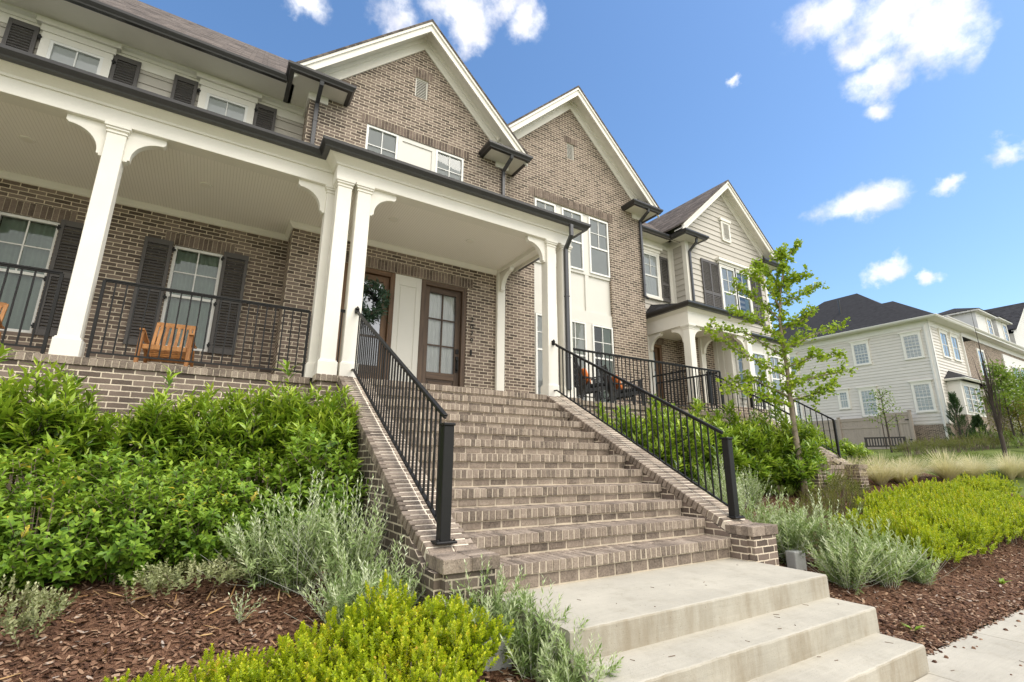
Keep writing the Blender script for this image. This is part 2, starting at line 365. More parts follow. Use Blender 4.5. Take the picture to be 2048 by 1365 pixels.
def M_shingle(name, c0, c1):
    m, t = nt(name); b = NB(t); g = b.n('ShaderNodeNewGeometry'); sp = b.n('ShaderNodeSeparateXYZ'); b.l(g.outputs['Position'], sp.inputs[0]); sn = b.n('ShaderNodeSeparateXYZ'); b.l(g.outputs['True Normal'], sn.inputs[0])
    ax = b.math('GREATER_THAN', b.math('ABSOLUTE', sn.outputs[0]), b.math('ABSOLUTE', sn.outputs[1])); x = b.n('ShaderNodeMix', data_type='FLOAT'); b.l(ax, x.inputs[0]); b.l(sp.outputs[0], x.inputs[2]); b.l(sp.outputs[1], x.inputs[3])
    c = b.n('ShaderNodeCombineXYZ'); b.l(x.outputs[0], c.inputs[0]); b.l(sp.outputs[2], c.inputs[1])
    br = b.n('ShaderNodeTexBrick', offset=.37, offset_frequency=2); b.l(c.outputs[0], br.inputs['Vector'])
    br.inputs['Color1'].default_value = (0, 0, 0, 1); br.inputs['Color2'].default_value = (1, 1, 1, 1); br.inputs['Mortar'].default_value = (0, 0, 0, 1)
    for k, v in (('Scale', 1), ('Mortar Size', .006), ('Mortar Smooth', .1), ('Bias', 0), ('Brick Width', .24), ('Row Height', .095)): br.inputs[k].default_value = v
    n = b.noise(g.outputs['Position'], 90, 3); n1 = b.noise(g.outputs['Position'], 1.5, 4)
    f = b.math('ADD', b.math('MULTIPLY', br.outputs['Color'], .55), b.math('ADD', b.math('MULTIPLY', n, .35), b.math('MULTIPLY', n1, .25)))
    b.pbsdf(b.ramp(f, [(.15, c0), (.9, c1)]), .95, 0, b.bump(b.math('SUBTRACT', b.math('MULTIPLY', n, .4), br.outputs['Fac']), .6, .012), .15); return m
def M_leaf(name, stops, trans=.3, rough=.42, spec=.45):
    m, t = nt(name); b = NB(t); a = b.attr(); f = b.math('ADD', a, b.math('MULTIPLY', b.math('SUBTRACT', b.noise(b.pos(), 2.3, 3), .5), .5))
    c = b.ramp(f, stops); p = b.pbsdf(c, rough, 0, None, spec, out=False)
    tr = b.n('ShaderNodeBsdfTranslucent'); b.l(b.mix(.6, c, (.32, .42, .04), 'MIX'), tr.inputs[0])
    mx = b.n('ShaderNodeMixShader'); mx.inputs[0].default_value = trans; b.l(p.outputs[0], mx.inputs[1]); b.l(tr.outputs[0], mx.inputs[2]); b.out(mx.outputs[0]); return m
def M_glass(name, tint=(.9, .93, .93), refl=.0):
    m, t = nt(name); b = NB(t); fr = b.n('ShaderNodeFresnel'); fr.inputs[0].default_value = 1.55
    gl = b.n('ShaderNodeBsdfGlossy'); gl.inputs['Roughness'].default_value = .015; gl.inputs[0].default_value = (.95, .97, 1, 1)
    pass
    tr = b.n('ShaderNodeBsdfTransparent'); tr.inputs[0].default_value = (*tint, 1)
    mx = b.n('ShaderNodeMixShader'); b.l(b.math('ADD', b.math('MULTIPLY', fr.outputs[0], 1.3), refl, True), mx.inputs[0]); b.l(tr.outputs[0], mx.inputs[1]); b.l(gl.outputs[0], mx.inputs[2]); b.out(mx.outputs[0]); return m
def M_wood(name, c0, c1, axis=2, rough=.5):
    m, t = nt(name); b = NB(t); tc = b.n('ShaderNodeTexCoord').outputs['Object']; s = [22, 22, 22]; s[axis] = 1.6
    f = b.noise(b.map(tc, tuple(s)), 1, 6, .65); b.pbsdf(b.ramp(b.math('ADD', f, b.math('MULTIPLY', b.math('SUBTRACT', b.attr(), .5), .25)), [(.3, c0), (.7, c1)]), rough, 0, b.bump(f, .15, .003), .4); return m
m_brick = M_brick('brick_wall'); m_brick_side = M_brick('brick_wall_weathered', dark=.85, grime=.85)
m_brick_base = M_brick('brick_base', w=.203, h=.0677, loc=(.03, .0, 0), dark=1.05, grime=.35)
m_piece = M_piece('brick_piece', 1.48, (.95, 1, .985)); m_piece_l = M_piece('soldier_brick', 1.0)
m_mortar = M_plain('mortar', (.52, .455, .36), .95, .2, 9, .4, spec=.1)
m_mortar_cap = M_plain('cap_mortar', (.74, .66, .54), .95, .15, 12, .4, spec=.1)
m_white = M_plain('painted_trim', (.80, .775, .705), .5, .05, 2.2, .02); m_white_win = M_plain('window_vinyl', (.80, .80, .77), .4, .02, 3)
m_panel = M_plain('painted_panel', (.68, .665, .61), .5, .03, 2)
m_siding = M_plain('greige_siding', (.50, .47, .415), .6, .06, 3, .03, rnd=.035); m_siding_far = M_plain('beige_siding', (.66, .625, .575), .62, .05, 2, rnd=.03)
m_siding_white = M_plain('white_siding', (.70, .69, .66), .6, .05, 2, rnd=.03)
m_soffit = M_plain('soffit_paint', (.80, .77, .68), .6, .04, 2)
m_gutter = M_plain('bronze_gutter', (.028, .027, .027), .32, .2, 5, metal=.0, spec=.6)
m_spout = M_plain('bronze_downspout', (.050, .051, .056), .35, .15, 5, spec=.6)
m_iron = M_plain('black_iron', (.012, .012, .012), .5, .2, 9, spec=.3)
m_shutter = M_plain('shutter_paint', (.095, .088, .085), .55, .1, 6)
m_roof_brown = M_shingle('brown_shingle', (.055, .047, .042), (.20, .17, .15)); m_roof_black = M_shingle('charcoal_shingle', (.015, .015, .017), (.052, .052, .057)); m_roof_far = M_plain('far_shingle', (.042, .042, .046), .95, .25, 4, 0, spec=.1)
m_glass = M_glass('window_glass'); m_glass_far = M_glass('far_window_glass', refl=.03)
m_dark = M_plain('room_shadow_paint', (.035, .04, .038), .9, .2, 2)  # near-black colour stands in for the shade inside unlit rooms
m_curt_g = M_plain('sage_curtain', (.22, .29, .22), .85, .12, 5); m_curt_w = M_plain('white_curtain', (.88, .87, .84), .85, .06, 5)
m_blind = M_plain('white_blind', (.78, .78, .77), .7, .05, 4); m_blind_far = M_plain('grey_louvre', (.36, .38, .37), .7, .05, 4)
m_wood_dark = M_wood('walnut_door', (.045, .029, .020), (.13, .085, .056)); m_wood_mid = M_wood('oak_door', (.08, .042, .02), (.21, .12, .062))
m_wood_mid_x = M_wood('oak_rail', (.08, .042, .02), (.21, .12, .062), 0); m_wood_dark_x = M_wood('walnut_rail', (.045, .029, .020), (.13, .085, .056), 0)
m_teak = M_wood('teak', (.26, .105, .030), (.52, .25, .085), 2, .45)
def M_ceiling():
    m, t = nt('beadboard'); b = NB(t); sp = b.n('ShaderNodeSeparateXYZ'); p = b.pos(); b.l(p, sp.inputs[0])
    w = b.math('PINGPONG', sp.outputs[0], .021); g = b.math('LESS_THAN', w, .0032)
    c = b.mix(b.math('MULTIPLY', g, .55), (.88, .85, .78), (.60, .57, .50)); b.pbsdf(c, .55, 0, b.bump(b.math('MULTIPLY', g, -1.), .5, .004), .3); return m
m_ceiling = M_ceiling()
def M_concrete(name, col, stain=.6):
    m, t = nt(name); b = NB(t); g = b.n('ShaderNodeNewGeometry'); p = g.outputs['Position']; sn = b.n('ShaderNodeSeparateXYZ'); b.l(g.outputs['Normal'], sn.inputs[0])
    vert = b.math('LESS_THAN', b.math('ABSOLUTE', sn.outputs[2]), .5)
    n1 = b.noise(p, 1.6, 6, .62); n2 = b.noise(p, 130, 3); n3 = b.noise(b.map(p, (4, 60, 60)), 1, 3)
    c = b.ramp(b.math('ADD', b.math('MULTIPLY', n1, .6), b.math('ADD', b.math('MULTIPLY', n2, .22), b.math('MULTIPLY', n3, .2))), [(.35, sc(col, .82)), (.62, sc(col, 1.08))])
    st = b.ramp(b.noise(b.map(p, (2.1, 2.1, .5)), 1.5, 7, .7), [(.42, (0, 0, 0)), (.64, (stain, stain, stain))])
    c = b.mix(b.math('MULTIPLY', st, vert), c, (.235, .19, .125)); bl = b.ramp(b.noise(p, 5, 5, .7), [(.52, (0, 0, 0)), (.8, (.45, .45, .45))]); c = b.mix(bl, c, (.25, .225, .17))
    pit = b.ramp(b.noise(p, 75, 2), [(.27, (.7, .7, .7)), (.32, (0, 0, 0))]); c = b.mix(pit, c, (.15, .13, .10))
    b.pbsdf(c, .9, 0, b.bump(b.math('ADD', n2, b.math('MULTIPLY', n3, .7)), .35, .005), .2); return m
m_conc = M_concrete('step_concrete', (.44, .415, .35), .62); m_walk = M_concrete('sidewalk_concrete', (.445, .42, .36), .1)
def M_mulch():
    m, t = nt('mulch'); b = NB(t); p = b.pos(); v = b.n('ShaderNodeTexVoronoi'); b.l(b.map(p, (60, 32, 40)), v.inputs['Vector']); n = b.noise(p, 45, 5, .7); n1 = b.noise(p, 1.2, 4)
    sp = b.n('ShaderNodeSeparateColor'); b.l(v.outputs['Color'], sp.inputs[0]); f = b.math('ADD', b.math('MULTIPLY', sp.outputs[0], .55), b.math('ADD', b.math('MULTIPLY', n, .4), b.math('MULTIPLY', n1, .15)))
    c = b.ramp(f, [(.2, (.034, .017, .011)), (.5, (.12, .060, .036)), (.9, (.27, .155, .095))]); b.pbsdf(c, .95, 0, b.bump(f, 1, .02), .15); return m
m_mulch = M_mulch()
m_chip = None
def M_ramp_attr(name, stops, rough=.85, bump=.4):
    m, t = nt(name); b = NB(t); n = b.noise(b.pos(), 80, 4); c = b.ramp(b.math('ADD', b.attr(), b.math('MULTIPLY', b.math('SUBTRACT', n, .5), .3)), stops); b.pbsdf(c, rough, 0, b.bump(n, bump, .004), .2); return m
m_chip = M_ramp_attr('bark_chip', [(0, (.036, .018, .012)), (.35, (.115, .060, .038)), (.7, (.23, .135, .085)), (.93, (.38, .26, .17)), (.995, (.36, .31, .27))])
m_straw = M_ramp_attr('straw', [(0, (.30, .16, .06)), (1, (.50, .34, .16))])
def M_lawn():
    m, t = nt('lawn'); b = NB(t); p = b.pos(); f = b.math('ADD', b.math('MULTIPLY', b.noise(p, .8, 5, .65), .6), b.math('MULTIPLY', b.noise(p, 55, 3), .4)); b.pbsdf(b.ramp(f, [(.3, (.055, .085, .018)), (.7, (.15, .18, .045))]), .95, 0, b.bump(f, .6, .02), .1); return m
m_lawn = M_lawn()
m_bark = M_plain('grey_bark', (.26, .215, .165), .9, .3, 14, .5); m_bark_d = M_plain('dark_bark', (.060, .048, .040), .9, .3, 12, .5); m_twig = M_plain('dry_twig', (.20, .155, .12), .9, .2, 20)
m_fence = M_plain('taupe_fence', (.40, .335, .28), .7, .06, 3, .05, rnd=.05); m_far_brick = M_brick('far_brick', mortar=.012, dark=1.1)
# ---------------------------------------------------------------- terrain height
def gz(x, y):
    return .08+.19*min(max(y-2, 0), 5.1)+.055*max(0, x-9)*min(max((y-2)/3, 0), 1)
FLOOR = 2.65
# ---------------------------------------------------------------- building parts
def soldier(par, F, u0, u1, v0, v1, name='soldier_course'):
    mb = MB(); n = round((u1-u0)/.0677); st = (u1-u0)/n
    mb.fbox(F, u0, u1, v0, v1, -.02, .0015, 1)
    for i in range(n):
        a = u0+i*st+.005; mb.fbox(F, a, a+st-.010, v0+.004, v1-.006, -.01, .006+random.uniform(-.001, .002), 0)
    return mb.build(name, [m_piece_l, m_mortar], par)
def window(par, F, u0, u1, v0, v1, d, cols=2, rt=2, rb=0, fw=.045, meet=.5, back='curtain', glass=None, name='window', deep=.28, mcur=None, span=(0, 1), casing=0, mfr=None, hood=0, sill=True, cb=None):
    mfr = mfr or m_white_win; mb = MB(); glass = glass or m_glass
    if casing:
        c = casing
        mb.fbox(F, u0-c, u0, v0, v1, 0, d+.035, 2); mb.fbox(F, u1, u1+c, v0, v1, 0, d+.035, 2); mb.fbox(F, u0-c, u1+c, v1, v1+c, 0, d+.038, 2); mb.fbox(F, u0-c-.02, u1+c+.02, v0-c*.8, v0, 0, d+.05, 2)
        if hood:
            mb.fbox(F, u0-c-.03, u1+c+.03, v1+c, v1+c+hood*.55, 0, d+.06, 2); mb.fbox(F, u0-c-.09, u1+c+.09, v1+c+hood*.55, v1+c+hood, 0, d+.11, 2)
    vm = v0+(v1-v0)*meet; f = fw
    mb.fbox(F, u0, u1, v0, v0+f, d-.03, d+.03, 0); mb.fbox(F, u0, u1, v1-f, v1, d-.03, d+.03, 0)
    mb.fbox(F, u0, u0+f, v0+f, v1-f, d-.03, d+.03, 0); mb.fbox(F, u1-f, u1, v0+f, v1-f, d-.03, d+.03, 0)
    sashes = [(v0+f, v1-f, rt)] if meet <= 0 else [(v0+f, vm-.02, rb), (vm+.02, v1-f, rt)]
    if meet > 0: mb.fbox(F, u0+f, u1-f, vm-.022, vm+.022, d-.03, d+.018, 0)
    for a, b_, rows in sashes:
        if rows <= 0: continue
        for i in range(1, cols):
            x = u0+f+(u1-u0-2*f)*i/cols; mb.fbox(F, x-.009, x+.009, a, b_, d-.008, d+.012, 0)
        for j in range(1, rows):
            z = a+(b_-a)*j/rows; mb.fbox(F, u0+f, u1-f, z-.009, z+.009, d-.006, d+.010, 0)
    if deep > .1:      # near-black box behind the glass, coloured to stand for the unlit room's shade
        q = [(u0+.02, v0+.02), (u1-.02, v0+.02), (u1-.02, v1-.02), (u0+.02, v1-.02)]
        mb.poly([F.p(u, v, d-deep) for u, v in q], 1)
        for i in range(4):
            a, b_ = q[i], q[(i+1) % 4]; mb.poly([F.p(*a, d-.032), F.p(*b_, d-.032), F.p(*b_, d-deep), F.p(*a, d-deep)], 1)
    else: mb.poly([F.p(u, v, d-deep) for u, v in ((u0, v0), (u1, v0), (u1, v1), (u0, v1))], 1)  # flat dark sheet put in for the room's shade, no opening behind
    w = mb.build(name, [mfr, m_dark, m_white], par)
    g = MB(); g.poly([F.p(u, v, d-.004) for u, v in ((u0+f, v0+f), (u1-f, v0+f), (u1-f, v1-f), (u0+f, v1-f))]); g.build('pane', glass, w, fix=False)
    c = MB()
    if back == 'curtain':
        a, b_ = u0+f+(u1-u0-2*f)*span[0], u0+f+(u1-u0-2*f)*span[1]; n = max(8, int((b_-a)/.014)); dd = d-min(.09, deep*.5); ph = random.uniform(0, 6); am = 1 if deep > .1 else .3
        P = [(a+(b_-a)*i/n, dd+am*(.016*math.sin(i*.75+ph)+.008*math.sin(i*.31+2*ph))) for i in range(n+1)]
        for i in range(n): c.poly([F.p(P[i][0], v0+.03, P[i][1]), F.p(P[i+1][0], v0+.03, P[i+1][1]), F.p(P[i+1][0], v1-.03, P[i+1][1]), F.p(P[i][0], v1-.03, P[i][1])], 0)
        c.build('curtain', mcur or m_curt_g, w, smooth=True, fix=False)
    elif back == 'shade':
        c.poly([F.p(u, v, d-min(.03, deep*.6)) for u, v in ((u0+f*.5, v0+.01), (u1-f*.5, v0+.01), (u1-f*.5, v1-.01), (u0+f*.5, v1-.01))]); c.build('roller_shade', m_blind, w, fix=False)
    elif back in ('blind', 'louvre'):
        vb = v0+.03 if cb is None else cb; n = int((v1-.04-vb)/.055)
        for i in range(n):
            z = vb+i*.055; dd = d-min(.03, deep*.4); c.poly([F.p(u0+f*.5, z, dd+.004), F.p(u1-f*.5, z, dd+.004), F.p(u1-f*.5, z+.05, dd-.008), F.p(u0+f*.5, z+.05, dd-.008)], 0)
        if n > 0: c.build('blind', m_blind_far if back == 'louvre' else m_blind, w, fix=False)
    return w
def shutter(par, F, u0, u1, v0, v1, d=.012, split=.38, leaves=1, name='shutter'):
    mb = MB(); st = .05; t = d+.034
    mb.fbox(F, u0, u0+st, v0, v1, d, t); mb.fbox(F, u1-st, u1, v0, v1, d, t)
    xs = [(u0+st, u1-st)]
    if leaves == 2: m_ = (u0+u1)/2; mb.fbox(F, m_-.03, m_+.03, v0, v1, d, t); xs = [(u0+st, m_-.03), (m_+.03, u1-st)]
    vm = v0+(v1-v0)*split
    for a, b_ in xs:
        for z0, z1 in ((v0, v0+.10), (vm-.045, vm+.045), (v1-.09, v1)): mb.fbox(F, a, b_, z0, z1, d, t-.003)
        for z0, z1 in ((v0+.10, vm-.045), (vm+.045, v1-.09)):
            n = max(1, int((z1-z0)/.05)); p = (z1-z0)/n
            for i in range(n):
                z = z0+i*p; P = F.p
                mb.hexa([P(a, z, t-.004), P(b_, z, t-.004), P(b_, z+.006, t), P(a, z+.006, t), P(a, z+p-.012, d+.004), P(b_, z+p-.012, d+.004), P(b_, z+p-.005, d+.008), P(a, z+p-.005, d+.008)])
    return mb.build(name, m_shutter, par)
def hinge(par, F, u, vs, d):
    for v in vs: mb = MB(); mb.fbox(F, u-.025, u+.03, v-.012, v+.012, d, d+.06); mb.fbox(F, u-.012, u+.012, v-.04, v+.04, d+.045, d+.065); mb.build('hinge', m_iron, par)
def column(par, x0, x1, y0, y1, zb, zt, base=True, ec=.028, name='porch_column'):
    mb = MB(); mb.box(x0, x1, y0, y1, zb, zt, 0, .5); c = mb.build(name, m_white, par, bevel=.006)
    if base:
        e = ec; mb = MB(); mb.box(x0-e, x1+e, y0-e, y1+e, zb, zb+.205, 0, .5); mb.box(x0-e*.55, x1+e*.55, y0-e*.55, y1+e*.55, zb+.205, zb+.225, 0, .5); mb.build('column_base', m_white, c, bevel=.005)
    mb = MB()
    for a, b_, e in ((-.125, -.10, .012), (-.075, -.045, .022), (-.045, -.002, .036)): mb.box(x0-e, x1+e, y0-e, y1+e, zt+a, zt+b_, 0, .5)
    mb.build('capital', m_white, c, bevel=.004); return c
def bracket(par, o, u, zt, a=.41, b=.40, t=.10, name='arched_bracket'):
    """o: point at the beam underside against the column, u: outward unit direction"""
    u = Vector(u); F = Frame((o[0], o[1], zt), u, u.cross(Vector((0, 0, 1))))
    P = [(0, 0), (a, 0), (a, -.075)]
    for i in range(13):
        q = math.pi/2*(1+i/12); P.append((a-.03+(a-.10)*math.cos(q), -b+(b-.105)*math.sin(q)))
    P += [(.07, -b-.03), (.045, -b-.03), (.045, -b-.055), (0, -b-.055)]
    mb = MB()
    # split into convex strips so the arch stays clean
    mb.prism(F, P, -t/2, t/2); return mb.build(name, m_white, par, bevel=.003)
GUT = [(.0, 0), (.075, 0), (.083, .022), (.105, .048), (.125, .075), (.128, .118), (.116, .122), (.10, .118), (0, .12)]
def shift(prof, o): return [(a+o, h) for a, h in prof]
def gutter(par, pts, z, off=0., side=1, mat=None, name='gutter'):
    mb = MB(); mb.sweep(pts, z, shift(GUT, off), 0, side); return mb.build(name, mat or m_gutter, par)
def downspout(par, pts, ref=(1, 0, 0), w=.075, h=.06, mat=None, straps=()):
    mb = MB(); mb.path_bar(pts, w, h, 0, ref)
    for (x, y, z) in straps: mb.box(x-w*.62, x+w*.62, y-h*.6, y+h*.6, z-.012, z+.012)
    return mb.build('downspout', mat or m_spout, par, bevel=.006)
def gable_trim(par, y, ap, wl, wr, s, over, wall_w, roof_back, mroof, fr=(.16, .47), mat=None):
    mat = mat or m_white; F = FY(y); mb = MB(); k = math.sqrt(1+s*s)
    mb.chevron(F, ap, wl, wr, s, .03, .27, over-.045, over, 0); mb.chevron(F, ap, wl, wr, s, .025, .10, over, over+.03, 0)
    mb.build('rake_board', mat, par)
    mb = MB(); mb.chevron(F, ap, wl, wr, s, .13, .155, .0, over-.046, 0); mb.build('rake_soffit', mat, par)
    mb = MB(); mb.chevron(F, ap, wall_w[0], wall_w[1], s, .158, fr[1], .001, .03, 0); mb.chevron(F, ap, wall_w[0], wall_w[1], s, .158, .25, .03, .075, 0); mb.build('frieze_board', mat, par)
    mb = MB(); mb.chevron(F, ap, wl+.02, wr+.02, s, -.03, .022, -roof_back, over+.045, 0); return mb.build('gable_roof', mroof, par)
def gable_return(par, x0, x1, yf, yb, z, ybl=None, ybr=None, name='eave_return'):
    """boxed eave return with a gutter on three sides; x0..x1 soffit, yf front edge, yb wall"""
    ybl = ybl or yb; ybr = ybr or yb; mb = MB(); mb.box(x0, x1, yf, yb-.001, z, z+.03, 0, .5)
    if ybl > yb: mb.box(x0, x0+.34, yb-.001, ybl, z, z+.03, 0, .5)
    if ybr > yb: mb.box(x1-.34, x1, yb-.001, ybr, z, z+.03, 0, .5)
    mb.build(name, m_soffit, par)
    mb = MB(); mb.box(x0+.004, x1-.004, yf+.004, yb-.002, z+.031, z+.10, 0, .5); mb.build('return_cap', m_gutter, par)
    gutter(par, [(x0, ybl), (x0, yf), (x1, yf), (x1, ybr)], z-.015)
def digits(par, txt, F, u, vs, size, mat):
    for ch, v in zip(txt, vs):
        cu = bpy.data.curves.new('digit', 'FONT'); cu.body = ch; cu.size = size; cu.extrude = .006; cu.align_x = 'CENTER'
        o = bpy.data.objects.new('digit', cu); COL.objects.link(o); dg = bpy.context.evaluated_depsgraph_get(); me = bpy.data.meshes.new_from_object(o.evaluated_get(dg)); bpy.data.objects.remove(o)
        L = WLOC[par.name]
        for w in me.vertices: w.co = F.p(u+w.co.x*1.05, v+w.co.y, .012+w.co.z)-L
        me.name = 'house_number'; me.materials.clear(); me.materials.append(mat); link_mesh('house_number', me, par)
# ================================================================ TOWNHOUSE with the deep porch (left) and the double-door portico
hA = thing('townhouse', 'left townhouse with the long white porch and two brown front doors', 'house', (-1, 8, 1.0))
YB, YS = 8.85, 9.5
mb = MB(); F = FY(YB)
wall(mb, F, [(.8, 2.3), (5.29, 2.3), (5.29, 8.95), (3.05, 11.12), (.8, 8.95)], [(1.74, 4.33, 2.3, 5.17), (1.92, 4.15, 6.8, 8.3), (2.89, 3.19, 9.44, 9.95)], .13)
wall(mb, FXl(.8), [(YB, 2.3), (YS, 2.3), (YS, 8.6), (YB, 8.6)]); wall(mb, FXr(5.29), [(YB, 2.3), (9.2, 2.3), (9.2, 8.9), (YB, 8.9)])
mb.build('brick_bay_wall', m_brick, hA)
mb = MB(); wall(mb, FY(YS), [(-8, 2.3), (.8, 2.3), (.8, 5.9), (-8, 5.9)], [(-.93, -.2, 3.31, 5.10), (-3.12, -2.41, 3.31, 5.10), (-5.3, -4.6, 3.31, 5.10)]); mb.build('porch_brick_wall', m_brick, hA)
soldier(hA, FY(YB), 1.62, 4.46, 5.172, 5.385); soldier(hA, FY(YB), 1.80, 4.27, 8.303, 8.52); soldier(hA, FY(YB), 2.80, 3.28, 9.952, 10.16)
for a in (-1.08, -3.27): soldier(hA, FY(YS), a, a+1.03, 5.103, 5.32)
# porch windows and shutters
for u in (-.93, -3.12, -5.3):
    window(hA, FY(YS), u, u+.72, 3.31, 5.10, -.06, 2, 2, 0, meet=.505, mcur=m_curt_g)
    for a, b_ in ((u-.41, u-.02), (u+.73, u+1.12)): shutter(hA, FY(YS), a, b_, 3.29, 5.14, split=.52)
    hinge(hA, FY(YS), u-.0, (3.42, 4.15, 5.0), -.01); hinge(hA, FY(YS), u+.72, (3.42, 4.15, 5.0), -.01)
# upper siding wall
mb = MB(); siding(mb, FY(YS), [(-8, 5.9), (.8, 5.9), (.8, 8.56), (-8, 8.56)], 5.93, .185, .02); mb.build('siding_wall', m_siding, hA)
mb = MB(); mb.fbox(FY(YS), -8, .8, 8.22, 8.52, 0, .03); 
mb.sweep([(-8, YS-.03), (.8, YS-.03)], 8.40, [(0, 0), (.02, 0), (.03, .05), (.09, .09), (.09, .118), (0, .118)]); mb.build('frieze_band', m_white, hA)
for u in (-3.06, -.88):
    window(hA, FY(YS), u, u+.68, 6.72, 8.17, .04, 2, 1, 0, meet=.5, back='shade', deep=.03, casing=.11, hood=.20)
    shutter(hA, FY(YS), u-.52, u-.16, 6.70, 8.33, .03, .45); shutter(hA, FY(YS), u+.80, u+1.17, 6.70, 8.33, .03, .45)
    hinge(hA, FY(YS), u-.13, (8.15, 6.9), .03); hinge(hA, FY(YS), u+.81, (8.15, 6.9), .03)
# eaves and main roof
mb = MB(); mb.box(-8, .5, 8.80, YS-.001, 8.52, 8.55, 0, .5); mb.build('eave_soffit', m_soffit, hA)
gutter(hA, [(-8, 8.80), (.36, 8.80)], 8.49)
mb = MB(); mb.prism(Frame((0, 0, 0), (0, 1, 0), (1, 0, 0)), [(8.76, 8.60), (13.0, 12.60), (17.3, 8.6), (17.3, 8.5), (13.0, 12.5), (8.76, 8.50)], -8, .43); mb.prism(Frame((0, 0, 0), (0, 1, 0), (1, 0, 0)), [(9.6, 9.39), (13.0, 12.60), (17.3, 8.6), (17.3, 8.5), (13.0, 12.5), (9.6, 9.29)], .43, 9.9); mb.build('main_roof', m_roof_brown, hA)
mb = MB(); mb.box(-8, -7.9, 9.5, 17, 1, 8.6); mb.box(-8, 10.1, 16.9, 17, 1, 8.6); mb.build('rear_walls', m_siding, hA)
# gable
gable_trim(hA, YB, (3.05, 11.22), 2.6, 2.6, .972, .38, (2.1, 2.1), 4.1, m_roof_brown)
gable_return(hA, .45, 1.42, 8.45, YB, 8.52, ybl=YS-.01); gable_return(hA, 4.64, 5.59, 8.45, YB, 8.52, ybr=9.11)
mb = MB(); mb.fbox(FY(YB), 4.97, 5.325, 8.38, 8.518, .001, .035); mb.build('frieze_block', m_white, hA); mb = MB(); mb.fbox(FY(YB), .765, 1.13, 8.36, 8.518, .001, .035); mb.box(.765, .7999, YB, YS-.05, 8.36, 8.518); mb.build('frieze_block', m_white, hA)
downspout(hA, [(.93, 8.40, 8.54), (.93, 8.43, 8.45), (.93, 8.80, 8.30), (.93, 8.80, 6.9)], straps=[(.93, 8.80, 7.9)])
downspout(hA, [(5.17, 8.40, 8.54), (5.17, 8.43, 8.45), (5.17, 8.80, 8.30), (5.17, 8.80, 6.9)])
# louvred vent
def vent(par, F, u0, u1, v0, v1, d0, fr=.03, name='louvred_vent'):
    mb = MB()
    for q in ((u0, u1, v0, v0+fr), (u0, u1, v1-fr, v1), (u0, u0+fr, v0+fr, v1-fr), (u1-fr, u1, v0+fr, v1-fr)): mb.fbox(F, *q, d0-.05, d0+.02)
    n = int((v1-v0-2*fr)/.038); p = (v1-v0-2*fr)/n
    for i in range(n):
        z = v0+fr+i*p; P = F.p
        mb.hexa([P(u0+fr, z, d0+.016), P(u1-fr, z, d0+.016), P(u1-fr, z, d0+.006), P(u0+fr, z, d0+.006), P(u0+fr, z+p*.8, d0-.006), P(u1-fr, z+p*.8, d0-.006), P(u1-fr, z+p*.8, d0-.016), P(u0+fr, z+p*.8, d0-.016)])
    return mb.build(name, m_panel, par)
vent(hA, FY(YB), 2.89, 3.19, 9.44, 9.95, -.05)
# windows over the portico
window(hA, FY(YB), 1.925, 2.60, 6.85, 8.295, -.04, 2, 2, 0, meet=.42, back='shade'); window(hA, FY(YB), 3.46, 4.145, 6.85, 8.295, -.04, 2, 2, 0, meet=.42, back='shade')
mb = MB(); G = FY(YB); mb.fbox(G, 2.605, 3.455, 6.8, 8.295, -.10, -.03); mb.fbox(G, 2.605, 2.69, 6.8, 8.295, -.03, -.012); mb.fbox(G, 3.37, 3.455, 6.8, 8.295, -.03, -.012); mb.fbox(G, 2.69, 3.37, 8.20, 8.295, -.03, -.012)
mb.build('window_panel', m_panel, hA)
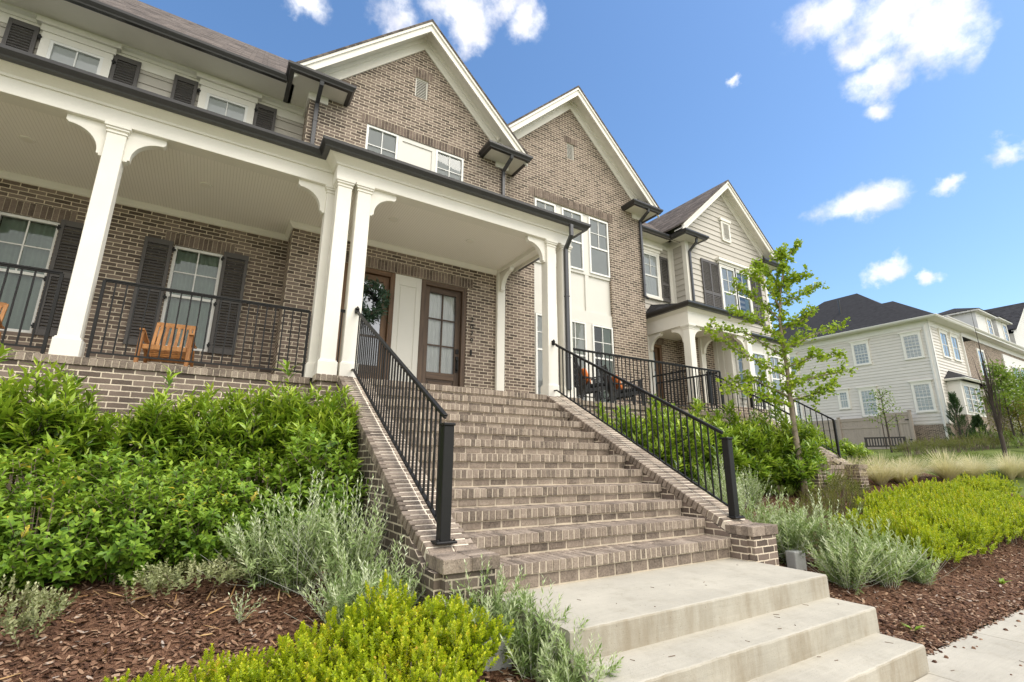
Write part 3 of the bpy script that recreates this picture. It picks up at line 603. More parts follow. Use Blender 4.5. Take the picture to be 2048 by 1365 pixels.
# doors
def door(par, F, c0, c1, z0, z1, md, mdx, lites, glass, cur, hand):
    mb = MB(); cw = .095
    mb.fbox(F, c0, c0+cw, z0, z1, -.14, -.01, 0); mb.fbox(F, c1-cw, c1, z0, z1, -.14, -.01, 0); mb.fbox(F, c0+cw, c1-cw, z1-cw, z1, -.14, -.012, 1)
    fr = mb.build('door_frame', [md, mdx], par, bevel=.004)
    a, b_ = c0+cw+.003, c1-cw-.003; zt = z1-cw-.004; D0, D1 = -.13, -.085; st = .115
    mb = MB(); gb = z0+.62; gt = zt-.12
    mb.fbox(F, a, a+st, z0+.02, zt, D0, D1, 0); mb.fbox(F, b_-st, b_, z0+.02, zt, D0, D1, 0); mb.fbox(F, a+st, b_-st, gt, zt, D0, D1, 1); mb.fbox(F, a+st, b_-st, gb-.14, gb, D0, D1, 1)
    mb.fbox(F, a+st, b_-st, z0+.02, z0+.20, D0, D1, 1); mb.fbox(F, a+st, b_-st, z0+.20, gb-.14, D0, D1-.018, 1); mb.fbox(F, a+st+.05, b_-st-.05, z0+.25, gb-.19, D0, D1-.008, 1)
    if lites == 6:
        m_ = (a+b_)/2; mb.fbox(F, m_-.016, m_+.016, gb, gt, D0+.01, D1-.006, 0)
        for i in (1, 2):
            z = gb+(gt-gb)*i/3; mb.fbox(F, a+st, b_-st, z-.016, z+.016, D0+.012, D1-.008, 1)
    else: z = gb+.56; mb.fbox(F, a+st, b_-st, z-.02, z+.02, D0+.012, D1-.008, 1)
    dr = mb.build('front_door', [md, mdx], par, bevel=.003)
    g = MB(); g.poly([F.p(u, v, D1-.02) for u, v in ((a+st, gb), (b_-st, gb), (b_-st, gt), (a+st, gt))]); g.build('pane', glass, dr, fix=False)
    c = MB(); n = 46; W = b_-a-2*st
    for i in range(n):
        q = [(a+st+W*k/n, D0-.03+.012*math.sin(k*.9)+.008*math.sin(k*.37)) for k in (i, i+1)]
        c.poly([F.p(q[0][0], gb-.03, q[0][1]), F.p(q[1][0], gb-.03, q[1][1]), F.p(q[1][0], gt+.03, q[1][1]), F.p(q[0][0], gt+.03, q[0][1])])
    c.build('door_curtain', cur, dr, smooth=True, fix=False)
    bk = MB(); bk.poly([F.p(u, v, D0-.30) for u, v in ((a, gb-.1), (b_, gb-.1), (b_, zt), (a, zt))]); bk.build('hall_shadow_sheet', m_dark, dr)  # dark sheet stands in for the shaded hall behind the door glass
    h = MB(); u = b_-st/2 if hand > 0 else a+st/2
    h.fbox(F, u-.035, u+.035, 3.70, 3.80, D1, D1+.022); h.fbox(F, u-.028, u+.028, 3.30, 3.60, D1, D1+.012); h.fbox(F, u-.012, u+.012, 3.36, 3.56, D1+.045, D1+.065); h.fbox(F, u-.012, u+.012, 3.54, 3.57, D1, D1+.065); h.fbox(F, u-.012, u+.012, 3.345, 3.375, D1, D1+.065)
    h.fbox(F, u-.03, u+.03, 3.56, 3.64, D1, D1+.035); h.build('door_handle', m_iron, dr, bevel=.004)
door(hA, FY(YB), 3.30, 4.325, FLOOR, 5.165, m_wood_dark, m_wood_dark_x, 6, m_glass, m_curt_w, 1)
door(hA, FY(YB), 1.745, 2.745, FLOOR, 5.165, m_wood_mid, m_wood_mid_x, 1, M_glass('mirror_door_glass', (.3, .33, .36), .28), m_curt_w, -1)
mb = MB(); mb.fbox(G, 2.745, 3.30, FLOOR, 5.165, -.12, -.035)
for q in ((2.745, 2.83, FLOOR, 5.165), (3.19, 3.30, FLOOR, 5.165), (2.83, 3.19, 4.95, 5.165), (2.83, 3.19, FLOOR, 3.27)): mb.fbox(G, *q, -.035, -.022)
mb.fbox(G, 2.86, 3.16, 3.30, 4.92, -.035, -.026); mb.build('door_side_panel', m_panel, hA, bevel=.003)
digits(hA, '2079', FY(YB), 4.455, (4.425, 4.265, 4.115, 3.965), .145, m_iron)
mb = MB(); mb.fbox(G, 4.43, 4.465, 3.69, 3.81, .002, .03); mb.build('doorbell', m_iron, hA, bevel=.004)
# porch base, floors
mb = MB(); wall(mb, FY(7.17), [(-8, .2), (1.13, .2), (1.13, 2.555), (-8, 2.555)]); wall(mb, FXl(1.13), [(6.78, .2), (7.17, .2), (7.17, 2.555), (6.78, 2.555)]); wall(mb, FY(6.78), [(1.13, .2), (1.60, .2), (1.60, 2.555), (1.13, 2.555)]); wall(mb, FY(6.78), [(5.1, .2), (5.66, .2), (5.66, 2.555), (5.1, 2.555)])
mb.build('porch_base', m_brick_base, hA)
mb = MB(); mb.box(-8, 5.66, 7.30, 9.6, 2.4, 2.648, 0, .5); mb.box(1.2, 5.66, 6.9, 7.30, 2.4, 2.648, 0, .5); mb.build('porch_floor', m_conc, hA)
def rowlock(par, x0, x1, y0, y1, z0, z1, name='rowlock_edge', mat=None, axis='x', parent_mort=True):
    mb = MB(); L = (x1-x0) if axis == 'x' else (y1-y0); n = max(1, round(L/.0677)); st = L/n
    if axis == 'x': mb.box(x0, x1, y0+.006, y1, z0+.002, z1-.006, 1, .5)
    else: mb.box(x0+.006, x1, y0, y1, z0+.002, z1-.006, 1, .5)
    for i in range(n):
        j = [random.uniform(-.002, .002) for _ in range(3)]
        if axis == 'x': a = x0+i*st+.005; mb.box(a, a+st-.010+j[0], y0+j[1], y1-.003, z0+.003, z1+j[2]*.6)
        else: a = y0+i*st+.005; mb.box(x0+j[1], x1-.003, a, a+st-.010+j[0], z0+.003, z1+j[2]*.6)
    return mb.build(name, [mat or m_piece, m_mortar], par, bevel=.004)
rowlock(hA, -4.2, 1.10, 7.15, 7.35, 2.557, 2.65)
rowlock(hA, 1.10, 1.60, 6.745, 6.95, 2.557, 2.65); rowlock(hA, 5.10, 5.66, 6.745, 6.95, 2.557, 2.65)
# porch beams, ceiling, crown, gutter
ZB = 5.69
mb = MB(); mb.box(-8, 1.12, 7.19, 7.42, ZB, 5.96, 0, .5); mb.box(1.12, 5.635, 6.88, 7.11, ZB, 5.96, 0, .5); mb.box(1.12, 1.35, 7.11, 7.42, ZB, 5.96, 0, .5); mb.box(5.035, 5.245, 7.11, YB-.001, ZB, 5.96, 0, .5)
mb.build('porch_beam', m_white, hA, bevel=.004)
mb = MB(); mb.box(-8, 1.119, 7.421, YS-.002, 5.715, 5.74, 0, .5); mb.box(1.351, 5.034, 7.111, YB-.002, 5.715, 5.74, 0, .5); mb.box(1.119, 1.351, 7.421, YB-.002, 5.717, 5.742, 0, .5); mb.build('beadboard_ceiling', m_ceiling, hA)
CRN = [(0, 0), (.018, 0), (.022, .02), (.05, .05), (.07, .075), (.075, .098), (0, .098)]
mb = MB(); mb.sweep([(-8, YS-.003), (.797, YS-.003), (.797, YB-.003), (5.03, YB-.003)], 5.615, CRN); mb.build('crown_moulding', m_white, hA)
mb = MB(); mb.sweep([(5.032, YB-.01), (5.032, 7.112)], 5.63, [(0, 0), (.015, 0), (.04, .04), (.055, .084), (0, .084)], side=-1); mb.build('beam_moulding', m_white, hA)
PTH = [(-8, 7.19), (1.12, 7.19), (1.12, 6.88), (5.635, 6.88), (5.635, 9.115)]
mb = MB(); mb.sweep(PTH, 5.90, [(.001, 0), (.022, 0), (.03, .03), (.06, .055), (.115, .085), (.15, .10), (.155, .125), (.001, .125)]); mb.build('cornice', m_white, hA)
gutter(hA, PTH, 6.005, .155)
mb = MB(); mb.box(5.246, 5.634, 7.112, 9.115, 5.962, 5.99, 0, .5); mb.build('portico_side_soffit', m_soffit, hA)
mb = MB(); X = Frame((0, 0, 0), (0, 1, 0), (1, 0, 0))
mb.prism(X, [(7.03, 6.03), (7.03, 6.10), (9.49, 6.78), (9.49, 6.70)], -8, 1.10); mb.prism(X, [(6.72, 6.03), (6.72, 6.10), (8.84, 6.72), (8.84, 6.64)], 1.10, 5.29); mb.prism(X, [(6.72, 6.028), (6.72, 6.098), (9.11, 6.73), (9.11, 6.65)], 5.291, 5.77); mb.build('porch_roof', m_roof_black, hA)
# columns, brackets
for x in (-4.27, -1.617):
    column(hA, x, x+.20, 7.2, 7.40, FLOOR, ZB); bracket(hA, (x, 7.30), (-1, 0, 0), ZB); bracket(hA, (x+.20, 7.30), (1, 0, 0), ZB)
column(hA, 1.06, 1.27, 7.2, 7.40, FLOOR, ZB); bracket(hA, (1.06, 7.30), (-1, 0, 0), ZB)
column(hA, 1.157, 1.365, 6.89, 7.09, FLOOR, ZB); column(hA, 1.452, 1.662, 6.89, 7.09, FLOOR, ZB); bracket(hA, (1.662, 6.99), (1, 0, 0), ZB)
column(hA, 5.04, 5.245, 6.89, 7.09, FLOOR, ZB); bracket(hA, (5.04, 6.99), (-1, 0, 0), ZB); column(hA, 5.40, 5.61, 6.89, 7.09, FLOOR, ZB)
mb = MB(); mb.box(5.04, 5.235, 8.77, YB-.001, 2.5, ZB, 0, .5); mb.build('wall_pilaster', m_white, hA, bevel=.005); bracket(hA, (5.137, 8.77), (0, -1, 0), ZB, .44, .42)
downspout(hA, [(5.44, 6.64, 6.01), (5.44, 6.64, 5.78), (5.46, 6.845, 5.58), (5.46, 6.845, 2.8)], straps=[(5.46, 6.845, 4.6), (5.46, 6.845, 3.4)])
for x, y in ((-2.62, 8.26), (-.56, 8.26), (2.29, 7.76), (3.84, 7.79)):
    mb = MB(); mb.tube([(x, y, 5.716), (x, y, 5.700)], [.085, .078], 20, 0); mb.tube([(x, y, 5.7005), (x, y, 5.6985)], [.058, .058], 18, 1); mb.build('recessed_light', [m_white, m_soffit], hA)
# ================================================================ second townhouse (smaller brick gable, white window bay)
hB = thing('townhouse', 'narrow brick townhouse with a tall white window bay under the middle gable', 'house', (7.5, 9, 1.2))
YC = 9.12; F = FY(YC); BX0, BX1 = 6.27, 8.84
mb = MB(); wall(mb, F, [(5.292, 2.3), (10.11, 2.3), (10.11, 9.4), (7.54, 11.72), (5.292, 9.55)], [(BX0, BX1, 2.5, 8.18), (7.40, 7.66, 9.70, 10.2)], .10)
wall(mb, FXr(10.11), [(YC, 1), (12, 1), (12, 8.9), (YC, 8.9)]); mb.build('brick_wall', m_brick, hB)
soldier(hB, F, 6.12, 8.99, 8.183, 8.40); soldier(hB, F, 7.30, 7.77, 10.203, 10.41); vent(hB, F, 7.40, 7.66, 9.70, 10.2, -.05)
mb = MB(); mb.fbox(F, BX0, BX1, 2.5, 8.18, -.14, -.085, 0)
WX = ((6.32, 6.98), (7.19, 7.89), (8.11, 8.82))
for v0, v1 in ((5.05, 5.36), (6.38, 6.46), (8.13, 8.18), (2.5, 2.86)): mb.fbox(F, BX0, BX1, v0, v1, -.085, -.045)
for a, b_ in ((BX0, 6.32), (6.98, 7.19), (7.89, 8.11), (8.82, BX1)):
    for v0, v1 in ((2.86, 5.05), (6.46, 8.13)): mb.fbox(F, a, b_, v0, v1, -.085, -.047)
for u in (7.085, 8.0): mb.fbox(F, u-.06, u+.06, 5.36, 6.38, -.085, -.05)
mb.build('bay_panelling', m_panel, hB)
for i, (a, b_) in enumerate(WX):
    window(hB, F, a, b_, 6.46, 8.13, -.045, 2, 2, 0, meet=.47, back='shade', deep=.035); window(hB, F, a, b_, 2.87, 5.03, -.045, 2, 2, 0, meet=.59, back='curtain', deep=.038, mcur=(m_curt_w if i < 2 else m_curt_g), span=(0, 1) if i < 2 else (.45, 1))
gable_trim(hB, YC, (7.54, 11.81), 2.56, 3.0, .973, .38, (2.3, 2.45), 3.8, m_roof_brown)
gable_return(hB, 9.49, 10.44, 8.72, YC, 8.71, ybr=9.7)
mb = MB(); mb.fbox(F, 9.78, 10.14, 8.55, 8.708, .001, .035); mb.build('frieze_block', m_white, hB)
downspout(hB, [(10.02, 8.67, 8.73), (10.02, 8.70, 8.64), (10.07, 9.07, 8.50), (10.07, 9.07, 6.16), (10.10, 8.98, 6.06)], straps=[(10.07, 9.07, 7.6), (10.07, 9.07, 6.5)])
# terrace in front of it
tr = thing('terrace', 'raised brick terrace behind the laurel hedge right of the portico', 'terrace', (8, 7.5, 1))
mb = MB(); mb.box(5.664, 10.3, 6.96, 9.11, .3, 2.556, 0, .5); mb.build('terrace_base', m_brick_base, tr); rowlock(tr, 5.67, 10.3, 6.93, 7.13, 2.558, 2.65); mb = MB(); mb.box(5.67, 10.3, 7.135, 9.1, 2.557, 2.648, 0, .5); mb.build('terrace_floor', m_conc, tr)
# ================================================================ siding townhouse (third)
hC = thing('townhouse', 'greige lap-siding townhouse with its own corner porch, right of the brick gables', 'house', (14, 10, 2))
GX0, GX1, GY, BY = 12.08, 16.4, 9.1, 9.7
GAP = (14.13, 11.0+.05); GS = .86
mb = MB(); siding(mb, FY(GY), [(GX0, 5.6), (GX1, 5.6), (GX1, 8.95), (14.24, 10.75), (GX0, 8.95)], 5.7, .185, .02)
siding(mb, FXl(GX0), [(GY, 5.6), (BY, 5.6), (BY, 8.6), (GY, 8.6)], 5.7, .185, .02); siding(mb, FY(BY), [(10.1, 5.6), (GX0, 5.6), (GX0, 8.6), (10.1, 8.6)], 5.7, .185, .02); siding(mb, FXr(GX1), [(GY, 2), (16, 2), (16, 8.8), (GY, 8.8)], 5.7, .185, .02)
mb.build('siding_wall', m_siding, hC)
mb = MB(); g = FY(GY)
mb = MB(); mb.fbox(g, GX0-.02, GX0+.11, 5.6, 8.6, .012, .035); mb.build('corner_board', m_white, hC); mb = MB(); mb.fbox(g, GX1-.11, GX1+.02, 2.2, 8.6, .012, .035); mb.build('corner_board', m_white, hC); mb = MB(); mb.fbox(FXl(GX0), GY-.034, GY+.11, 5.6, 8.3, .012, .033); mb.build('corner_board', m_white, hC); mb = MB(); mb.fbox(FXl(GX0), BY-.13, BY-.014, 5.6, 8.3, .012, .033); mb.build('corner_board', m_white, hC); mb = MB(); mb.fbox(FY(BY), GX0-.15, GX0-.034, 5.6, 8.3, .012, .033); mb.build('corner_board', m_white, hC); mb = MB(); mb.fbox(FXl(GX0), GY-.034, BY-.014, 8.3, 8.56, .012, .034); mb.build('corner_board', m_white, hC); mb = MB(); mb.fbox(FY(BY), 10.1, GX0-.035, 8.25, 8.56, .012, .034); mb.build('corner_board', m_white, hC)
gable_trim(hC, GY, (14.24, 11.13), 2.62, 2.62, .905, .34, (2.15, 2.15), 4.4, m_roof_brown, fr=(.16, .40))
gable_return(hC, 11.67, 12.55, 8.74, GY, 8.42, ybl=9.33); gable_return(hC, 15.85, 16.75, 8.74, GY, 8.42, ybr=9.8)
mb = MB(); mb.box(10.1, 11.67, 9.33, BY, 8.42, 8.45, 0, .5); mb.build('eave_soffit', m_soffit, hC); gutter(hC, [(10.1, 9.33), (11.54, 9.33)], 8.40)
mb = MB(); mb.prism(Frame((0, 0, 0), (0, 1, 0), (1, 0, 0)), [(9.25, 8.50), (13.4, 12.0), (17, 8.5), (17, 8.4), (13.4, 11.9), (9.25, 8.40)], 9.95, 13.4); mb.build('side_roof', m_roof_brown, hC)
# gable window, vent, shutters
vent(hC, g, 14.10, 14.46, 9.0, 9.62, .05)
mb = MB(); 
for q in ((14.04, 14.10, 8.95, 9.67), (14.46, 14.52, 8.95, 9.67), (14.10, 14.46, 9.62, 9.68), (14.10, 14.46, 8.93, 9.0)): mb.fbox(g, *q, .012, .06)
mb.fbox(g, 13.99, 14.57, 9.68, 9.78, .012, .09); mb.build('vent_casing', m_white, hC)
window(hC, g, 13.72, 14.47, 6.3, 7.92, .04, 2, 2, 0, meet=.45, back='curtain', mcur=m_curt_w, deep=.03, casing=.06); window(hC, g, 14.53, 15.25, 6.3, 7.92, .04, 2, 2, 0, meet=.45, back='curtain', mcur=m_curt_g, span=(.6, 1), deep=.03, casing=.06, name='window')
mb = MB(); mb.fbox(g, 13.62, 15.36, 7.99, 8.08, .012, .10); mb.fbox(g, 13.56, 15.42, 8.08, 8.17, .012, .16); mb.build('window_hood', m_white, hC)
shutter(hC, g, 12.76, 13.64, 6.2, 7.98, .02, .36, 2); shutter(hC, g, 15.34, 16.0, 6.2, 7.98, .02, .36, 2)
window(hC, FY(BY), 10.72, 11.36, 6.5, 7.92, .04, 2, 2, 0, meet=.48, back='curtain', mcur=m_curt_w, deep=.03, casing=.09, hood=.16); shutter(hC, FY(BY), 11.50, 11.86, 6.45, 7.95, .03)
downspout(hC, [(12.25, 8.78, 8.42), (12.25, 8.80, 8.30), (12.18, 9.03, 8.05), (12.18, 9.03, 5.9)], w=.07)
# ground floor and porch
FC, ZC = 3.05, 5.18; PX0, PX1, PY = 10.65, 13.5, 8.13
mb = MB(); wall(mb, FY(BY), [(10.1, 1), (GX0, 1), (GX0, 5.7), (10.1, 5.7)], [(10.45, 11.36, 1, 5.02)], .12); wall(mb, FXl(GX0), [(GY, 1), (BY, 1), (BY, 5.7), (GY, 5.7)]); wall(mb, FY(GY), [(GX0, 1), (GX1, 1), (GX1, 5.62), (GX0, 5.62)]); mb.build('brick_wall', m_brick, hC)
soldier(hC, FY(BY), 10.33, 11.48, 5.025, 5.235)
door(hC, FY(BY), 10.45, 11.36, FC, 5.015, m_wood_mid, m_wood_mid_x, 1, m_glass, m_curt_w, -1)
mb = MB(); mb.box(PX0, PX1, PY, PY+.22, ZC+.02, ZC+.42, 0, .5); mb.box(PX0, PX0+.22, PY+.22, BY-.02, ZC+.02, ZC+.42, 0, .5); mb.box(PX1-.22, PX1, PY+.22, GY-.02, ZC+.02, ZC+.42, 0, .5); mb.box(12.26, 12.48, PY+.22, GY-.02, ZC+.021, ZC+.42, 0, .5); mb.build('porch_beam', m_white, hC)
mb = MB(); mb.box(PX0+.221, PX1-.221, PY+.221, GY-.001, ZC+.06, ZC+.09, 0, .5); mb.box(PX0+.221, GX0-.001, GY, BY-.001, ZC+.06, ZC+.09, 0, .5); mb.build('porch_ceiling', m_soffit, hC)
PC = [(PX0, BY-.03), (PX0, PY), (PX1, PY), (PX1, GY-.03)]
mb = MB(); mb.sweep(PC, ZC+.38, [(.001, 0), (.03, .03), (.07, .06), (.10, .09), (.10, .11), (.001, .11)]); mb.build('cornice', m_white, hC); gutter(hC, PC, ZC+.475, .10)
mb = MB()
z0 = ZC+.56
mb.poly([(PX0-.12, PY-.12, z0), (PX1+.12, PY-.12, z0), (PX1+.12, GY-.001, z0+.45), (GX0, GY-.001, z0+.5), (GX0, BY-.001, z0+.5), (PX0+.35, BY-.001, z0+.5)]); mb.poly([(PX0-.12, PY-.12, z0), (PX0+.35, BY-.001, z0+.5), (PX0-.12, BY-.001, z0)]); mb.build('porch_roof', m_roof_black, hC)
for x, y in ((PX0+.01, PY+.01), (PX1-.23, PY+.01)):
    column(hC, x, x+.22, y, y+.22, FC, ZC+.02, ec=.02); bracket(hC, (x+.11, y+.22), (0, 1, 0), ZC+.02, .42, .42)
    bracket(hC, (x+.22, y+.11), (1, 0, 0), ZC+.02) if x < 12 else bracket(hC, (x, y+.11), (-1, 0, 0), ZC+.02)
mb = MB(); mb.box(PX0+.01, PX0+.21, BY-.09, BY-.001, FC, ZC+.02, 0, .5); mb.box(12.27, 12.47, GY-.09, GY-.001, FC, ZC+.02, 0, .5); mb.build('wall_pilaster', m_white, hC); bracket(hC, (PX0+.11, BY-.09), (0, -1, 0), ZC+.02, .44, .42); bracket(hC, (12.37, GY-.09), (0, -1, 0), ZC+.02, .44, .42)
mb = MB(); mb.box(10.32, PX1+.15, 7.95, GY-.001, 1.0, FC-.01, 0, .5); mb.box(10.32, GX0-.001, GY, BY-.001, 1.0, FC-.011, 0, .5); mb.build('porch_base', m_brick_base, hC)
# white projecting bay on the ground floor
WB0, WB1, WBY = 13.02, 16.2, 8.54
mb = MB(); mb.box(WB0, WB1, WBY, GY-.001, 2.0, 5.28, 0, .5)
wf = FY(WBY)
for a, b_ in ((WB0-.01, WB0+.14), (13.80, 13.98), (14.72, 14.90), (15.5, 15.7), (WB1-.14, WB1+.01)): mb.fbox(wf, a, b_, 2.2, 5.28, .002, .03)
for a, b_ in ((2.2, 2.5), (3.25, 3.38), (4.93, 5.28)): mb.fbox(wf, WB0+.141, WB1-.141, a, b_, .0015, .024)
mb.fbox(FXl(WB0), WBY-.028, WBY+.12, 2.2, 5.28, .002, .03); mb.fbox(FXl(WB0), GY-.12, GY-.002, 2.2, 5.28, .002, .03); mb.fbox(FXl(WB0), WBY+.24, WBY+.30, 2.2, 5.28, .002, .02); mb.build('bay_panelling', m_panel, hC)
for a, b_ in ((13.20, 13.78), (14.0, 14.70), (14.92, 15.48)): window(hC, wf, a, b_, 3.40, 4.91, .045, 2, 2, 0, meet=.5, back='curtain', mcur=m_curt_w, deep=.035)
mb = MB(); mb.box(WB0-.12, WB1+.12, WBY-.14, GY-.002, 5.282, 5.42, 0, .5); mb.build('bay_cornice', m_white, hC); mb = MB()
mb.poly([(WB0-.2, WBY-.22, 5.43), (WB1+.2, WBY-.22, 5.43), (WB1-.05, GY-.003, 5.68), (WB0+.05, GY-.003, 5.68)]); mb.poly([(WB0-.2, WBY-.22, 5.43), (WB0+.05, GY-.003, 5.68), (WB0-.2, GY-.003, 5.43)]); mb.build('bay_roof', m_roof_black, hC); gutter(hC, [(WB0-.12, GY-.005), (WB0-.12, WBY-.14), (WB1+.12, WBY-.14)], 5.325)
# ================================================================ stairs
def stairs(par, x0, x1, y1, z1, n, run, rise, detail=True, zb=.2):
    """n nosings from (y1, z1) up into +y"""
    body = MB(); 
    for k in range(n):
        yf = y1+k*run; zt = z1+k*rise; body.box(x0, x1, yf+.028, yf+run+.06, zb, zt-.005, 0, .5); body.box(x0, x1, yf+.0035, yf+.0279, zt-.087, zt-.0055, 0, .5)
    body.build('stair_body', m_mortar, par)
    for k in range(n):
        yf = y1+k*run; zt = z1+k*rise; mb = MB(); st = (x1-x0)/round((x1-x0)/.0677); N = round((x1-x0)/st)
        for i in range(N):
            a = x0+i*st+.004; j = [random.uniform(-.0024, .0024) for _ in range(4)]; mb.box(a+j[0], a+st-.0065+j[1], yf+j[2], yf+.195, zt-.088, zt+j[3]*.7)
            if detail: mb.box(a+j[1], a+st-.0065+j[0], yf+.206, yf+run+.015, zt-.05, zt+j[2]*.7)
        s2 = (x1-x0)/round((x1-x0)/.203); off = .1 if k % 2 else 0; hh = max(.06, rise-.088-.022) if k else .092
        a = x0-off
        while a < x1-.02:
            j = random.uniform(-.003, .003); mb.box(max(x0, a+.006), min(x1, a+s2-.006), yf+.024+j, yf+.1, zt-.088-.012-hh, zt-.088-.012, 0); a += s2
        if k == 0: mb.box(x0, x1, yf+.034, yf+.1, zt-rise-.04, zt-.088-.012-hh-.008, 0, .1)
        mb.build('brick_step', m_piece, par, bevel=.005)
def cheek(par, x0, x1, yb, zb_, yt, zt, zg, side, mwall, flare=0.):
    """sloped brick side wall: body plus a cap of rowlock bricks; flat pier at the foot"""
    X = Frame((0, 0, 0), (0, 1, 0), (1, 0, 0)); mb = MB(); t = .095
    mb.prism(X, [(yb-.19, zg), (yb-.19, zb_-t-.004), (yb+.01, zb_-t-.004), (yt, zt-t-.004), (yt, zg)], x0+.025, x1-.025); mb.build('cheek_wall', mwall, par)
    mb = MB(); d = Vector((0, yt-yb, zt-zb_)); L = d.length; d.normalize(); nrm = Vector((0, -d.z, d.y)); n = round(L/.0677); st = L/n; xm = (x0+x1)/2
    def brk(c0, dv, nv, s0, s1, xa, xb, j):
        P = []
        for w in (-t, 0):
            for (s, x) in ((s0, xa), (s0, xb), (s1, xb), (s1, xa)): P.append(Vector((x, c0[1], c0[2]))+dv*s+nv*(w+j*(w == 0)))
        mb.hexa(P)
    for i in range(n):
        fl = flare*max(0, 1-i/7)
        for xa, xb in ((x0, xm), (xm, x1)): j = random.uniform(-.003, .002); e = random.uniform(-.003, .003); brk((0, yb, zb_), d, nrm, i*st+(.006 if i else -.022), (i+1)*st-.008, xa+.006+e+fl, xb-.006+e+fl, j)
    nf = 4; Y = Vector((0, 1, 0)); Z = Vector((0, 0, 1))
    for i in range(nf):
        fl = flare
        for xa, xb in ((x0-.012, xm), (xm, x1+.03)): e = random.uniform(-.003, .003); brk((0, yb-.0677*nf-.006, zb_-.002), Y, Z, i*.0677+.004, (i+1)*.0677-.005, xa+.006+e+fl, xb-.006+e+fl, random.uniform(-.003, .002))
    o = mb.build('cheek_cap', m_piece, par, bevel=.005)
    m2 = MB(); m2.prism(X, [(yb+.01, zb_-.003), (yt, zt-.004), (yt, zt-t+.003), (yb+.01, zb_-t+.003)], x0+.004+flare, x1-.004); m2.box(x0+flare-.003, x1+.021+flare, yb-.0677*nf+.003, yb+.05, zb_-t+.002, zb_-.009, 1, .35); m2.build('cap_mortar', [m_mortar_cap, m_piece], par)
    p = MB(); p.box(x0+.02+flare, x1-.01+flare, yb-.255, yb+.1, zg, zb_-t-.006, 0, .5); p.build('cheek_pier', mwall, par)
N1Y, N1Z, RUN, RISE = 3.436, .739, .2997, .1738
sA = thing('brick_staircase', 'wide brick front stairs with sloped side walls, leading up to the portico', 'stairs', (3.3, 5, .5))
stairs(sA, 1.79, 4.88, N1Y, N1Z, 12, RUN, RISE)
cheek(sA, 1.39, 1.80, 3.46, .875, 6.74, 2.64, .2, -1, m_brick_side, .06); cheek(sA, 4.87, 5.30, 3.46, .875, 6.74, 2.64, .2, 1, m_brick, .04)
sC = thing('brick_staircase', 'smaller brick stairs up to the corner porch, half hidden behind the ginkgo trunk', 'stairs', (12, 7, 1.2))
stairs(sC, 11.3, 12.7, 5.75, 1.50, 10, .25, .166, False, .8); cheek(sC, 12.72, 13.12, 5.75, 1.52, 8.1, 3.06, .8, 1, m_brick); cheek(sC, 10.9, 11.28, 5.75, 1.52, 8.1, 3.06, .8, -1, m_brick)
# concrete landing steps
cs = thing('concrete_steps', 'three pale concrete steps between the sidewalk and the brick stairs', 'steps', (3.4, 2.6, 0))
def rough_slab(par, x0, x1, y0, y1, z0, z1):
    nx, ny = 60, 6; mb = MB(); rj = lambda s: random.uniform(-s, s); r = .014
    ys = [y0, y0+.004, y0+r]+[y0+r+(y1-y0-r)*i/ny for i in range(1, ny+1)]; zs = [z1-r, z1-.004, z1]+[z1]*ny
    def ring(i): return x0+(x1-x0)*i/nx
    pts = {}
    for i in range(nx+1):
        w = rj(.0022)
        for j in range(len(ys)): pts[i, j] = (ring(i)+(rj(.007) if i in (0, nx) and j > 0 else 0), ys[j]+w, zs[j]+(w*.6 if j < 4 else 0))
        pts[i, -1] = (ring(i), y0+w*.5, z0)
    for i in range(nx):
        for j in range(-1, len(ys)-1): mb.poly([pts[i, j], pts[i+1, j], pts[i+1, j+1], pts[i, j+1]])
    for i in (0, nx): mb.poly([pts[i, j] for j in range(-1, len(ys))]+[(ring(i), y1, z0)])
    return mb.build('step_slab', m_conc, par, smooth=False)
rough_slab(cs, 1.98, 4.93, 2.53, 3.56, -.05, .537); rough_slab(cs, 1.98, 4.90, 2.16, 2.60, -.05, .356); rough_slab(cs, 1.98, 4.84, 1.84, 2.24, -.05, .178)
# ================================================================ railings
def railing(name, label, p0, p1, h, gap=.088, post0=None, post1=None, bal=.016, cat='railing', group=None, zoff=.09, hook=False, topw=.042, ev=0):
    """p0, p1: feet of the run (top follows the same slope)"""
    p0 = Vector(p0); p1 = Vector(p1); t = thing(name, label, cat, p0, group=group); d = p1-p0; Z = Vector((0, 0, 1)); flat = Vector((d.x, d.y, 0)); L = flat.length
    mb = MB(); mb.beam(p0+Z*h, p1+Z*h, topw, .022); mb.beam(p0+Z*(h-.02), p1+Z*(h-.02), topw*.6, .02); mb.build('top_rail', m_iron, t, bevel=.004)
    mb = MB(); mb.beam(p0+Z*zoff, p1+Z*zoff, .03, .018); mb.build('bottom_rail', m_iron, t)
    n = max(2, round(L/gap)); proto = None; hb = bal/2
    for i in range(1, n):
        c = p0+d*(i/n)
        if proto is None:
            mb = MB(); mb.box(c.x-hb, c.x+hb, c.y-hb, c.y+hb, c.z+zoff, c.z+h-.02); proto = mb.build('baluster', m_iron, t); c0 = c
        else:
            q = proto.copy(); COL.objects.link(q); q.parent = t; q.location = c-c0
    for P, w in ((p0, post0), (p1, post1)):
        if w: mb = MB(); mb.box(P.x-w/2, P.x+w/2, P.y-w/2, P.y+w/2, P.z+.0, P.z+h-.012); mb.build('rail_post', m_iron, t)
    return t
